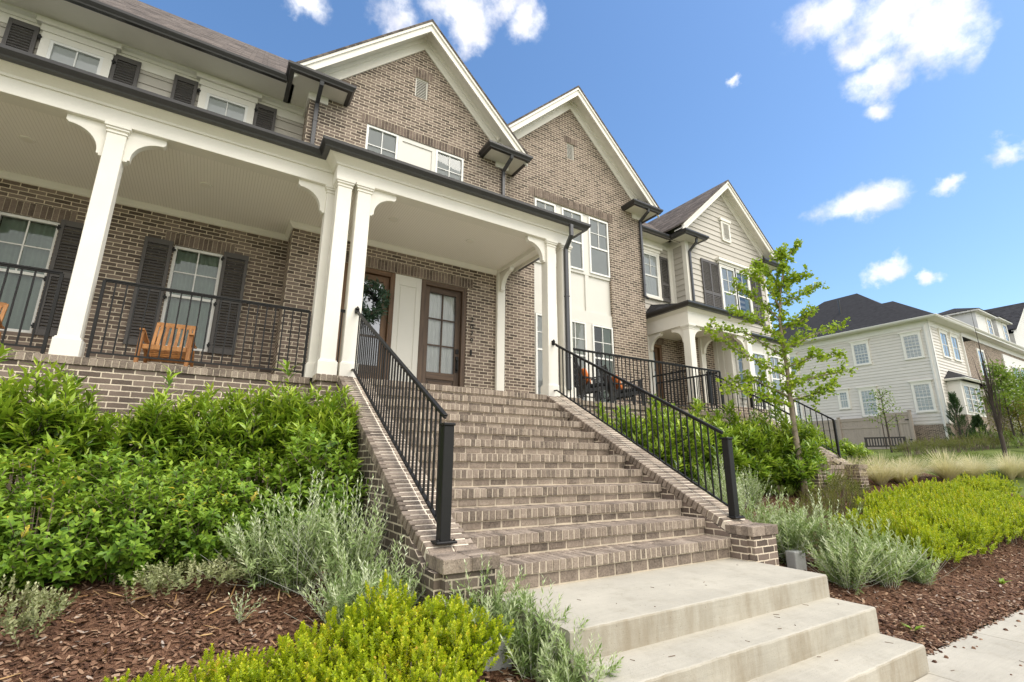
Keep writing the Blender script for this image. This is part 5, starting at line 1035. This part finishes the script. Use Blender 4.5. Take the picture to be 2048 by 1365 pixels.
# --- hydrangeas in front of them
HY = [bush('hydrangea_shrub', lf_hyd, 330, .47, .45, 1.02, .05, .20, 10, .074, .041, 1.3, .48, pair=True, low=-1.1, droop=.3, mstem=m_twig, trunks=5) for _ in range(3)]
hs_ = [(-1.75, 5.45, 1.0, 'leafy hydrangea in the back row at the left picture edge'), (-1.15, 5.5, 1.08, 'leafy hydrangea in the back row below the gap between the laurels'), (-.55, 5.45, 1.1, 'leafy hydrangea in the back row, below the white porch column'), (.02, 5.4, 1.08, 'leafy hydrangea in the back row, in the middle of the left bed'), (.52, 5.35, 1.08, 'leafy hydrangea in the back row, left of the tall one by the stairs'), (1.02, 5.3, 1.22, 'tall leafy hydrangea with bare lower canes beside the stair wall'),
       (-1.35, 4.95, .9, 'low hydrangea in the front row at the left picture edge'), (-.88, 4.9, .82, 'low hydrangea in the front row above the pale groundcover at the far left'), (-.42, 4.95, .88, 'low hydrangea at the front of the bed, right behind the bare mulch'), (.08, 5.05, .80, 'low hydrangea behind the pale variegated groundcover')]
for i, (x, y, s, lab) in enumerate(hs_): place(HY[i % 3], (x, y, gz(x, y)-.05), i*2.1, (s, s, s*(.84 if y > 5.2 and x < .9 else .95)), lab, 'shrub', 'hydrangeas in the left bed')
# --- Russian sage
def sage(n, h, spread, lean=(0, 0), nl=38, L=.056, W=.0135, seed=0):
    p = Plant()
    for i in range(n):
        a = RNG.random()*6.28; q = RNG.random()**.7; d = unit(np.array([math.cos(a)*q*spread+lean[0], math.sin(a)*q*spread+lean[1], 1])); ln = h*RNG.uniform(.55, 1.12)
        b0 = np.array([math.cos(a)*.08*q, math.sin(a)*.08*q, 0])
        p.shoot(b0, d, ln, nl, L, W, 1.0, .45+RNG.normal()*.1, .16, True, stem=.002, sag=ln*.22*q, start=.06, tipbright=.6)
        if i % 2 == 0:
            for k in range(4): t = RNG.uniform(.1, .7); e = unit(d+RNG.normal(size=3)*.6); p.shoot(b0+d*ln*t-np.array([0, 0, ln*.22*q*t*t]), e, ln*.32, 16, L*.95, W, .9, .25, .15, True)
    for i in range(n//3):
        a = RNG.random()*6.28; d = unit(np.array([math.cos(a)*.9, math.sin(a)*.9, RNG.uniform(.3, 1)])); p.st.tube([(0, 0, .02), d*h*.4, d*h*.8+np.array([0, 0, .05])], [.0018, .0015, .0008], 4, cap=False)
    r = p.make('russian_sage', lf_sage, m_silver, droop=.1); PROTO.append(r); return r
SG = [sage(44, .92, .45), sage(40, .62, .6), sage(36, .54, .85, (.3, -.25))]
sg = [(1.06, 4.02, 0, 1.0, 'tall silvery Russian sage leaning on the left stair wall'), (.74, 4.3, 0, .98, 'tall silvery Russian sage left of the stair wall, in front of the hydrangeas'), (1.20, 3.55, 1, .95, 'silvery Russian sage at the foot of the left stair wall, behind the boxwood'), (.52, 4.5, 1, 1.05, 'smaller silvery Russian sage with bare dry twigs, next to the variegated groundcover'), (.95, 3.62, 1, .85, 'low silvery Russian sage between the bare mulch and the boxwood'),
      (1.72, 3.12, 1, .95, 'silvery Russian sage in front of the brick pier, left of the landing'), (1.88, 2.75, 2, 1.0, 'silvery Russian sage spilling over the left end of the landing'), (1.90, 2.40, 2, .85, 'silvery Russian sage in the bottom corner left of the concrete steps'),
      (5.72, 3.75, 0, 1.02, 'silvery Russian sage touching the right brick pier'), (6.15, 3.55, 1, 1.26, 'silvery Russian sage beside the grey stone block'), (5.95, 2.85, 1, 1.08, 'silvery Russian sage right of the middle concrete step'), (6.55, 2.75, 2, 1.38, 'arching Russian sage with long stems reaching over the mulch by the sidewalk'), (7.1, 2.62, 2, 1.0, 'Russian sage sprawling farthest right along the front of the boxwood hedge'), (6.45, 3.25, 0, 0.94, 'upright Russian sage just in front of the right boxwood hedge'), (6.1, 4.3, 0, .95, 'Russian sage behind the right newel post'), (6.9, 4.9, 0, 1.05, 'Russian sage in front of the laurels, left of the ginkgo trunk'), (7.6, 5.35, 0, 1.0, 'Russian sage with dry stems close to the ginkgo trunk'), (7.0, 3.95, 1, 1.0, 'Russian sage at the left end of the right boxwood hedge'), (8.5, 5.45, 0, .8, 'pale Russian sage under the ginkgo crown')]
for i, (x, y, k, s, lab) in enumerate(sg): place(SG[k], (x, y, gz(x, y)-.02), (i*1.3) if k < 2 else .2*i, s, lab, 'shrub', 'Russian sages')
# --- boxwoods
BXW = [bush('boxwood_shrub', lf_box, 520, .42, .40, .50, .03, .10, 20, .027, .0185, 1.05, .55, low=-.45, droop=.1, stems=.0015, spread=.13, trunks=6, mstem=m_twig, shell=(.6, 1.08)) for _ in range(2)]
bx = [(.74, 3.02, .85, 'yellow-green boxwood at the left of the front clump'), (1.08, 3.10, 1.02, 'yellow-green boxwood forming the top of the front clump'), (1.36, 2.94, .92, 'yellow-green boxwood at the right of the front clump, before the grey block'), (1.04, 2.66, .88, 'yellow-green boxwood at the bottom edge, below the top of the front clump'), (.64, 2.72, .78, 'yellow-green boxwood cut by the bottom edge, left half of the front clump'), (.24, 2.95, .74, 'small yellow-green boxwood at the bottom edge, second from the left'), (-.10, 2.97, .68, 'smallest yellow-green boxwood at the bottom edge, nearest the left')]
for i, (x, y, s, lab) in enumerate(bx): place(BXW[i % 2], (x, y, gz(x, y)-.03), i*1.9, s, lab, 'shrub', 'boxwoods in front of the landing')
k = 0
for j, y in enumerate((2.95, 3.55, 4.2)):
    for i in range(9):
        x = (7.75, 8.35, 10.3)[j]+i*.74; k += 1
        place(BXW[k % 2], (x+RNG.normal()*.04, y+RNG.normal()*.05, gz(x, y)-.03), k*2.3, (1.12*RNG.uniform(.88, 1.1), 1.1, 1.22*RNG.uniform(.82, 1.18)), ['boxwood in the front row of the clipped yellow-green hedge beside the sidewalk', 'boxwood in the middle row of the clipped yellow-green hedge right of the steps', 'boxwood in the rear row of the clipped yellow-green hedge, by the feather grass'][j], 'shrub', ['front row of the boxwood hedge', 'middle row of the boxwood hedge', 'rear row of the boxwood hedge'][j])
# --- variegated groundcover, small sprigs
VG = bush('groundcover', lf_var, 150, .36, .26, .22, .0, .10, 12, .024, .014, 1.0, .5, low=-.1, droop=.15, stems=.0012, trunks=0, mstem=m_twig)
place(VG, (.14, 4.55, gz(.1, 4.6)), .3, (1.5, 1.15, 1.25), 'pale variegated groundcover mound in the mulch below the hydrangeas', 'groundcover', 'variegated groundcovers'); place(VG, (-.88, 4.28, gz(-.9, 4.3)), 2, (1.3, 1.1, 1.3), 'pale variegated groundcover mound at the left picture edge', 'groundcover', 'variegated groundcovers')
SP = Plant()
for i in range(7): SP.shoot((0, 0, 0), unit([RNG.normal()*.5, RNG.normal()*.5, 1]), .20, 14, .035, .010, .9, .5, .15, True, stem=.002)
spr = SP.make('sage_seedling', lf_sage, m_silver); PROTO.append(spr); place(spr, (.34, 3.98, gz(.3, 4)), 0, 1, 'small sage seedling alone in the bare mulch', 'plant'); 
WD = Plant()
for i in range(9): a = RNG.random()*6.28; WD.leaf((0, 0, .01), (math.cos(a), math.sin(a), .7), (0, 0, 1), .11, .03, .6+RNG.normal()*.1)
wd = WD.make('weed', lf_hyd, m_twig); PROTO.append(wd); place(wd, (5.42, 2.12, gz(5.4, 2.1)), 0, 1.0, 'single green weed at the corner where mulch meets the lowest step', 'weed', 'weeds in the mulch'); place(wd, (8.3, 2.25, gz(8.3, 2.2)), 1, 1.1, 'single green weed in the mulch at the right picture edge', 'weed', 'weeds in the mulch')
# --- barberries, feather grass, right laurels
BB = [bush('barberry_shrub', lf_barb, 170, .55, .45, .52, .02, .16, 18, .026, .014, 1.0, .5, low=-.2, droop=.1, stems=.002, trunks=10, mstem=m_twig) for _ in range(2)]
for i, (x, y, s, lab) in enumerate([(8.5, 4.5, .95, 'olive barberry in front of the ginkgo trunk'), (9.4, 4.6, 1.1, 'olive barberry right of the ginkgo trunk'), (10.3, 4.95, 1.15, 'olive barberry behind the boxwood hedge, between ginkgo and feather grass'), (11.3, 5.2, 1.1, 'olive barberry touching the first feather grass clump'), (11.9, 5.9, 1.15, 'taller olive barberry at the foot of the smaller stairs')]): place(BB[i % 2], (x, y, gz(x, y)-.03), i*1.2, s, lab, 'shrub', 'barberries around the ginkgo')
def grass(n, h):
    P = []; D = []; N = []; L = []; W = []; r = []
    for i in range(n):
        a = RNG.random()*6.28; q = RNG.random()**.6; d = unit([math.cos(a)*q*.75, math.sin(a)*q*.75, 1]); ln = h*RNG.uniform(.6, 1.1); p0 = np.array([math.cos(a)*.05, math.sin(a)*.05, 0]); t = RNG.uniform(.2, 1); out = np.array([math.cos(a), math.sin(a), 0])
        for s in range(3):
            dd = unit(d+out*.22*s*q-np.array([0, 0, .22*s*s*q])); P.append(p0); D.append(dd); N.append(out); L.append(ln/3*1.08); W.append(.010-.002*s); r.append(.35+.18*s+RNG.normal()*.12); p0 = p0+dd*ln/3
    me = leaf_mesh('blades', P, D, N, np.array(L), np.array(W), np.array(r), .0, .1); me.materials.append(lf_grass); return me
GR = [grass(900, .85), grass(850, .8)]
for i in range(10):
    x = 12.9+i*1.0+RNG.normal()*.12; y = 5.9-i*.16+RNG.normal()*.16; lab = 'blond feather grass clump in the row between the boxwood hedge and the lawn'
    o = bpy.data.objects.new('grass_clump', GR[i % 2]); COL.objects.link(o); o.location = (x, y, gz(x, y)-.02); o.rotation_euler = (0, 0, i*1.1); o.scale = (1.08+.15*math.sin(i*3.3),)*2+(.86+.16*math.sin(i*2),); tag(o, lab, 'ornamental grass', 'row of feather grass clumps')
rl = [(5.75, 6.3, .92, 'right of the front stairs, directly against the portico base'), (6.3, 6.35, 1.0, 'in front of the black rocking chairs, second from the portico'), (6.9, 6.3, 1.05, 'under the terrace railing, third from the portico'), (7.5, 6.3, 1.07, 'in the middle of the terrace hedge, fourth from the portico'), (8.1, 6.25, 1.05, 'in the terrace hedge behind the pale sage, fifth from the portico'), (8.75, 6.25, 1.06, 'in the terrace hedge left of the ginkgo trunk'), (9.4, 6.2, 1.08, 'in the terrace hedge directly behind the ginkgo trunk'), (10.0, 6.15, 1.06, 'in the terrace hedge, just right of the ginkgo trunk'), (10.55, 5.85, 1.06, 'in the hedge between the ginkgo and the smaller stairs'), (11.1, 5.8, 1.02, 'last in the hedge, hiding the left wall of the smaller stairs')]
for i, (x, y, s, lab) in enumerate(rl): place(LR[i % 2], (x, y, gz(x, y)-.05), i*2.4+.5, (s*1.05, s, s), 'laurel shrub '+lab, 'shrub', 'laurels along the terrace')
for i, (x, y, s, lab) in enumerate([(14.0, 6.75, .82, 'rounded laurel just right of the smaller stairs handrail'), (14.8, 6.6, .78, 'rounded laurel farther right of the smaller stairs'), (15.7, 6.6, .6, 'low laurel at the right end beyond the smaller stairs')]): place(LR[i % 2], (x, y, gz(x, y)-.1), i*1.4, (s*1.2, s*1.1, s*.8), lab, 'shrub', 'laurels right of the smaller stairs')
yl = bush('spirea_shrub', lf_tree, 120, .5, .45, .6, .02, .2, 14, .034, .016, 1.0, .55, low=-.1, stems=.002, trunks=8, mstem=m_twig)
place(yl, (12.6, 6.35, gz(12.6, 6.3)-.02), 0, .95, 'wispy yellow-green shrub at the foot of the smaller stairs', 'shrub'); place(yl, (9.9, 5.75, gz(9.9, 5.7)), 1, .6, 'small yellow-leaved shrub beside the ginkgo trunk in front of the smaller stairs', 'shrub')
# --- ginkgo
TR = [[10.39, 5.52, 0.82], [10.38, 5.53, 1.4], [10.36, 5.54, 1.93], [10.35, 5.54, 2.52], [10.36, 5.54, 2.94], [10.37, 5.53, 3.48], [10.36, 5.54, 4.03], [10.37, 5.54, 4.6], [10.43, 5.49, 5.18], [10.55, 5.42, 5.72], [10.74, 5.31, 6.18], [11.0, 5.14, 6.45]]
BR = [[[10.37, 5.54, 2.83], [10.61, 5.21, 2.92], [10.85, 4.88, 3.11]], [[10.37, 5.53, 3.15], [11.06, 5.22, 3.37], [11.67, 4.96, 3.5]], [[10.36, 5.54, 3.53], [10.6, 5.1, 3.7], [10.88, 4.63, 3.74]], [[10.36, 5.54, 3.92], [11.1, 5.32, 4.29], [11.97, 5.02, 4.61]], [[10.36, 5.54, 4.37], [10.58, 5.23, 4.5], [10.68, 4.99, 4.71]], [[10.4, 5.51, 4.95], [10.92, 5.31, 5.2], [11.45, 5.1, 5.55]], [[10.47, 5.47, 5.36], [10.65, 5.24, 5.5], [10.77, 5.05, 5.61]], [[10.36, 5.54, 2.68], [9.71, 5.7, 2.91], [8.83, 6.01, 2.98]], [[10.35, 5.54, 2.89], [9.95, 6.03, 3.29], [9.62, 6.47, 3.21]], [[10.37, 5.53, 3.32], [9.57, 5.85, 3.72], [8.76, 6.18, 4.19]], [[10.36, 5.54, 3.75], [9.87, 6.08, 4.37], [9.32, 6.65, 4.53]], [[10.35, 5.54, 4.14], [9.7, 5.71, 4.54], [9.07, 5.86, 4.67]], [[10.37, 5.53, 4.6], [10.09, 5.82, 5.1], [9.74, 6.15, 5.47]], [[10.4, 5.51, 4.89], [10.02, 5.57, 5.36], [9.53, 5.7, 5.59]], [[10.47, 5.47, 5.24], [10.45, 5.66, 5.78], [10.35, 5.89, 6.03]], [[10.55, 5.42, 5.69], [10.47, 5.41, 6.01], [10.55, 5.31, 6.23]]]
gk = thing('ginkgo_tree', 'young ginkgo tree with pale trunk and airy bright green crown', 'tree', TR[0]); T0 = np.array(TR[0]); TR[0] = [TR[0][0], TR[0][1], TR[0][2]-.1]
mb = MB(); n = len(TR); mb.tube(TR, [.072-.062*(i/(n-1))**.8 for i in range(n)], 10); mb.build('trunk', m_bark, gk, smooth=True)
lp = Plant()
def gink_leaf(p, dirn, size):
    d = unit(np.array(dirn)+RNG.normal(size=3)*.6+np.array([0, 0, -.25])); lp.leaf(p-T0, d, RNG.normal(size=3)*.6+np.array([0, 0, 1]), size, size*1.15, .5+RNG.normal()*.2)
lm = MB()
def cluster(p, d, k=5):
    for _ in range(k): gink_leaf(p+RNG.normal(size=3)*.022, unit(d)*.5+RNG.normal(size=3)*.6, .064*RNG.uniform(.65, 1.25))
for bi, b_ in enumerate(BR):
    b_ = [np.array(q) for q in b_]; lm.tube(b_, [.020, .013, .004], 6)
    pts = [b_[0]+(b_[1]-b_[0])*t for t in np.linspace(.1, 1, 11)]+[b_[1]+(b_[2]-b_[1])*t for t in np.linspace(.05, 1, 15)]
    for k_, q in enumerate(pts):
        d = b_[2]-b_[0]
        cluster(q+RNG.normal(size=3)*.04, d, 3)
        if k_ % 3 != 2:
            e = unit(d*.5+RNG.normal(size=3)*.8+np.array([0, 0, .75 if k_ % 2 else .1])); l = RNG.uniform(.10, .32)*(1.15-.5*k_/26); lm.tube([q, q+e*l], [.006, .002], 4)
            for t in np.linspace(.2, 1, max(3, int(l/.042))): cluster(q+e*l*t, e, 4)
for i in range(4, n-1):
    a, b_ = np.array(TR[i]), np.array(TR[i+1])
    for t in np.linspace(0, 1, 8):
        e = unit(RNG.normal(size=3)+np.array([0, 0, .6])); l = RNG.uniform(.08, .30) if i < 9 else .1; lm.tube([a+(b_-a)*t, a+(b_-a)*t+e*l], [.005, .002], 4)
        for s in np.linspace(.3, 1, 5): cluster(a+(b_-a)*t+e*l*s, e, 4)
lm.build('branches', m_bark, gk)
me = leaf_mesh('crown', lp.P, lp.D, lp.N, np.array(lp.L), np.array(lp.W), np.array(lp.r), .15, .15, wide=.8); me.materials.append(lf_gink); link_mesh('crown', me, gk)
# --- trees and shrubs farther off
def small_tree(name, label, loc, h, r, nleaf, mat, L, trunk_h, nb, group=None, rz=.6, mt=None, up=.5, tr=.05):
    t = thing(name, label, 'tree', loc, group=group); L0 = np.array(loc); mb = MB(); mb.tube([L0-[0, 0, .1], L0+[.03, .02, trunk_h], L0+[0, .05, h*.9]], [tr, tr*.75, tr*.15], 7); mb.build('trunk', mt or m_bark_d, t)
    p = Plant(); bm_ = MB()
    for i in range(nb):
        a = i*GA; q = i/nb; z0 = trunk_h+(h*.85-trunk_h)*q; d = unit([math.cos(a), math.sin(a), up+q*.6]); l = r*(1.05-.75*q)*RNG.uniform(.75, 1.2); s0 = L0+[0, .02, z0]; e0 = s0+d*l; bm_.tube([s0, s0+d*l*.5+[0, 0, .03], e0], [tr*.3, tr*.2, tr*.06], 4, cap=False)
        for k in range(nleaf//nb): tt = RNG.uniform(.25, 1.05); p.leaf(s0+d*l*tt+RNG.normal(size=3)*r*.13-L0, RNG.normal(size=3)+d, RNG.normal(size=3)*.5+[0, 0, 1], L*RNG.uniform(.7, 1.2), L*.6, .5+RNG.normal()*.2)
    bm_.build('branches', mt or m_bark_d, t)
    if nleaf: me = p.mesh('crown', mat); link_mesh('crown', me, t)
    return t
small_tree('young_tree', 'thin young tree with sparse yellow-green leaves before the taupe gate', (29.5, 11.1, gz(29.5, 11)), 3.6, .95, 420, lf_tree, .12, 1.1, 12)
small_tree('young_tree', 'bright green young tree in front of the brick row house at the right edge', (33.5, 7.4, gz(33.5, 7.4)), 4.6, 1.25, 1500, lf_tree, .16, 1.3, 20)
small_tree('young_tree', 'second green young tree at the right picture edge, beyond the bare one', (36.5, 7.3, gz(36.5, 7.3)), 4.2, 1.4, 1500, lf_tree, .16, 1.2, 20)
small_tree('bronze_shrub', 'bronze-orange shrubby tree at the right picture edge', (34.0, 7.2, gz(34, 7.2)), 2.2, 1.3, 1500, lf_orange, .11, .4, 18)
# bare columnar tree
L0 = np.array((21.86, 5.15, gz(21.86, 5.15))); bt = thing('bare_tree', 'leafless dark columnar tree with upright twigs on the lawn', 'tree', L0); mb = MB(); mb.tube([L0-[0, 0, .1], L0+[.02, .0, .9], L0+[0, .03, 2.0], L0+[.02, 0, 4.2]], [.07, .058, .042, .012], 8); mb.build('trunk', m_bark_d, bt)
mb = MB()
for i in range(42):
    a = RNG.random()*6.28; z = RNG.uniform(.8, 2.6); o = np.array([math.cos(a), math.sin(a), 0]); s0 = L0+[0, 0, z]; l = RNG.uniform(.9, 2.0); w = RNG.uniform(.06, .22)
    mb.tube([s0, s0+o*w*.7+[0, 0, l*.35], s0+o*w+[0, 0, l*.7], s0+o*w*RNG.uniform(.5, 1.3)+[0, 0, l]], [.014, .010, .007, .003], 4, cap=False)
mb.tube([L0+[.02, 0, 4.1], L0+[.03, .01, 4.9], L0+[.0, 0, 5.4]], [.012, .008, .003], 4); mb.build('branches', m_bark_d, bt)
# conifers
def conifer(loc, h, r, label):
    t = thing('conifer', label, 'tree', loc, group='conifers at the bay of the beige house'); p = Plant(); L0 = np.array(loc)
    mb = MB(); mb.tube([L0-[0, 0, .1], L0+[0, 0, h*.9]], [.06, .01], 6); mb.build('trunk', m_bark_d, t)
    for i in range(230):
        q = RNG.random()**.75; a = RNG.random()*6.28; rr = r*(1-q)*RNG.uniform(.55, 1.1); d = unit([math.cos(a)*.6, math.sin(a)*.6, 1.0]); c = np.array([math.cos(a)*rr, math.sin(a)*rr, h*.06+h*.86*q]); p.shoot(c-d*.12, d, .34, 12, .13, .035, .5, .45, .2)
    me = p.mesh('crown', lf_con); link_mesh('crown', me, t)
conifer((35.6, 10.0, gz(35.6, 10)), 3.1, .75, 'dark green cone-shaped conifer at the brick bay of the beige house'); conifer((37.2, 9.6, gz(37.2, 9.6)), 1.7, .6, 'smaller dark conifer right of the cone-shaped one')
for i, (x, y, s) in enumerate([(24.5, 8.6, 1.4), (26.0, 8.9, 1.6), (27.6, 9.0, 1.5), (29.2, 9.2, 1.7), (30.8, 9.2, 1.6), (32.4, 9.1, 1.7), (33.9, 8.9, 1.6), (28.4, 8.2, 1.4), (30.2, 8.2, 1.5), (32.0, 8.1, 1.5), (33.6, 7.9, 1.6)]): place(BB[i % 2], (x, y, gz(x, y)-.05), i, (s, s, s*.9), 'low olive-brown shrub in the bed between the lawn and the beige house', 'shrub', 'low shrubs beyond the lawn')
for i, (x, y, s, lab) in enumerate([(34.8, 8.6, 1.9, 'green rounded shrub under the bay of the beige house'), (36.8, 8.2, 2.0, 'green rounded shrub right of the small conifer'), (31.0, 6.4, 1.6, 'green rounded shrub behind the foot of the bare columnar tree'), (38.5, 8.0, 2.2, 'green rounded shrub in front of the brick row house')]): place(yl, (x, y, gz(x, y)-.05), i*2, s, lab, 'shrub', 'green shrubs by the far houses')
# --- wreath
wr = thing('wreath', 'dark green leafy wreath hanging on the left front door', 'wreath', (2.27, 8.80, 4.50)); W0 = np.array((2.27, 8.80, 4.50)); p = Plant()
for i in range(700):
    a = RNG.random()*6.28; rr = .24+RNG.normal()*.055; c = np.array([math.cos(a)*rr, RNG.uniform(-.11, .02), math.sin(a)*rr*1.12]); o = unit(np.array([math.cos(a+.9), -.5, math.sin(a+.9)])+RNG.normal(size=3)*.5); p.leaf(c, o, np.array([0, -1, .3])+RNG.normal(size=3)*.4, .085, .032, .5+RNG.normal()*.22)
for i in range(14): p.shoot(np.array([RNG.normal()*.1, -.05, -.26]), unit([RNG.normal()*.4, -.1, -1]), .22, 9, .06, .018, .8, .4, .2)
me = p.mesh('wreath_leaves', lf_wreath); link_mesh('wreath_leaves', me, wr)
mb = MB(); mb.tube([W0+np.array([math.cos(t)*.24, -.02, math.sin(t)*.27]) for t in np.linspace(0, 6.28, 30)], .035, 7); mb.build('wreath_ring', m_twig, wr)
# --- bark chips, straw and clods lying on the beds and sidewalk edge
def chips(name, n, area, mat, size, kind, zoff=.006, asp=(.3, .6), label=None):
    V = []; F = []; r = []
    for i in range(n):
        x, y = area(); z = mulch_z(x, y)+zoff; a = RNG.random()*6.28; l = size*RNG.uniform(.5, 1.5); w = l*RNG.uniform(*asp); c, s = math.cos(a), math.sin(a); t1, t2 = RNG.normal()*.32, RNG.normal()*.25; k = len(V)
        for u, v in ((-.5, -.35), (.1, -.5), (.5, -.1), (.42, .4), (-.2, .5), (-.5, .2)): V.append((x+(u*l*c-v*w*s), y+(u*l*s+v*w*c), z+u*l*t1+v*w*t2+.004))
        F.append(tuple(range(k, k+6))); r.append(RNG.random())
    me = bpy.data.meshes.new(name); me.from_pydata(V, [], F); me.materials.append(mat); at = me.attributes.new('rnd', 'FLOAT', 'FACE'); at.data.foreach_set('value', r); o = bpy.data.objects.new(name, me); COL.objects.link(o); o['kind'] = kind; return o
def aL():
    while True:
        x, y = RNG.uniform(-2.2, 1.95), RNG.uniform(2.02, 5.6)
        if not (x > 1.38 and y > 3.2): return x, y
def aR():
    while True:
        x, y = 4.95+12.4*RNG.random()**1.5, 2.02+3.6*RNG.random()**1.6
        if not (x < 5.36 and y > 3.2): return x, y
chips('bark_mulch', 22000, aL, m_chip, .033, 'stuff'); chips('bark_mulch', 24000, aR, m_chip, .034, 'stuff')
chips('bark_mulch', 1500, lambda: (RNG.uniform(4.97, 12.5), 2.02-abs(RNG.normal())*.035), m_chip, .034, 'stuff'); chips('straw_mulch', 130, lambda: (RNG.uniform(-1.8, 1.0), RNG.uniform(3, 4.8)), m_straw, .10, 'stuff', .014, (.06, .12))
mb = MB()
for i in range(60):
    x = RNG.uniform(5.0, 9.5); y = 2.0-abs(RNG.normal())*.09; 
    if i < 9: y = RNG.uniform(1.1, 1.8)
    s = RNG.uniform(.008, .022); a = RNG.random()*3; c, q = math.cos(a)*s, math.sin(a)*s; mb.hexa([(x-c, y-q, .001), (x+q, y-c, .001), (x+c, y+q, .001), (x-q, y+c, .001), (x-c*.6, y-q*.6, s*.7), (x+q*.6, y-c*.6, s*.8), (x+c*.6, y+q*.6, s*.7), (x-q*.6, y+c*.6, s*.6)])
o = mb.build('mulch_crumbs', m_chip, None); o['kind'] = 'stuff'
mb = MB()
for i in range(34):
    k = i % 4; x = RNG.uniform(2.05, 4.85) if k < 3 else RNG.uniform(5, 10); y, z = ((RNG.uniform(2.56, 3.45), .538), (RNG.uniform(2.18, 2.52), .357), (RNG.uniform(1.87, 2.15), .179), (RNG.uniform(.8, 1.95), .001))[k]
    a = RNG.random()*6.28; l = RNG.uniform(.008, .05); c, q = math.cos(a)*l, math.sin(a)*l; w = .0022; mb.hexa([(x, y-w, z), (x+c, y+q-w, z), (x+c, y+q+w, z), (x, y+w, z), (x, y-w, z+.003), (x+c, y+q-w, z+.004), (x+c, y+q+w, z+.004), (x, y+w, z+.003)])
o = mb.build('twig_litter', m_twig, None); o['kind'] = 'stuff'
# lawn blades
Pn = 9000; gx = RNG.uniform(14.5, 27, Pn); gy = RNG.uniform(5.0, 9, Pn); P_ = np.array([(a, b, far_z(a, b)) for a, b in zip(gx, gy)]); me = leaf_mesh('lawn_grass', P_, RNG.normal(size=(Pn, 3))*.35+[0, 0, 1], RNG.normal(size=(Pn, 3)), RNG.uniform(.05, .1, Pn), np.full(Pn, .014), RNG.random(Pn)); me.materials.append(M_leaf('lawn_blade', [(0, (.06, .10, .02)), (1, (.19, .23, .06))], .3, .6, .2)); o = bpy.data.objects.new('lawn_grass', me); COL.objects.link(o); o['kind'] = 'stuff'
# drop the templates
def drop(o):
    for c in list(o.children): drop(c)
    bpy.data.objects.remove(o)
for p in PROTO: drop(p)
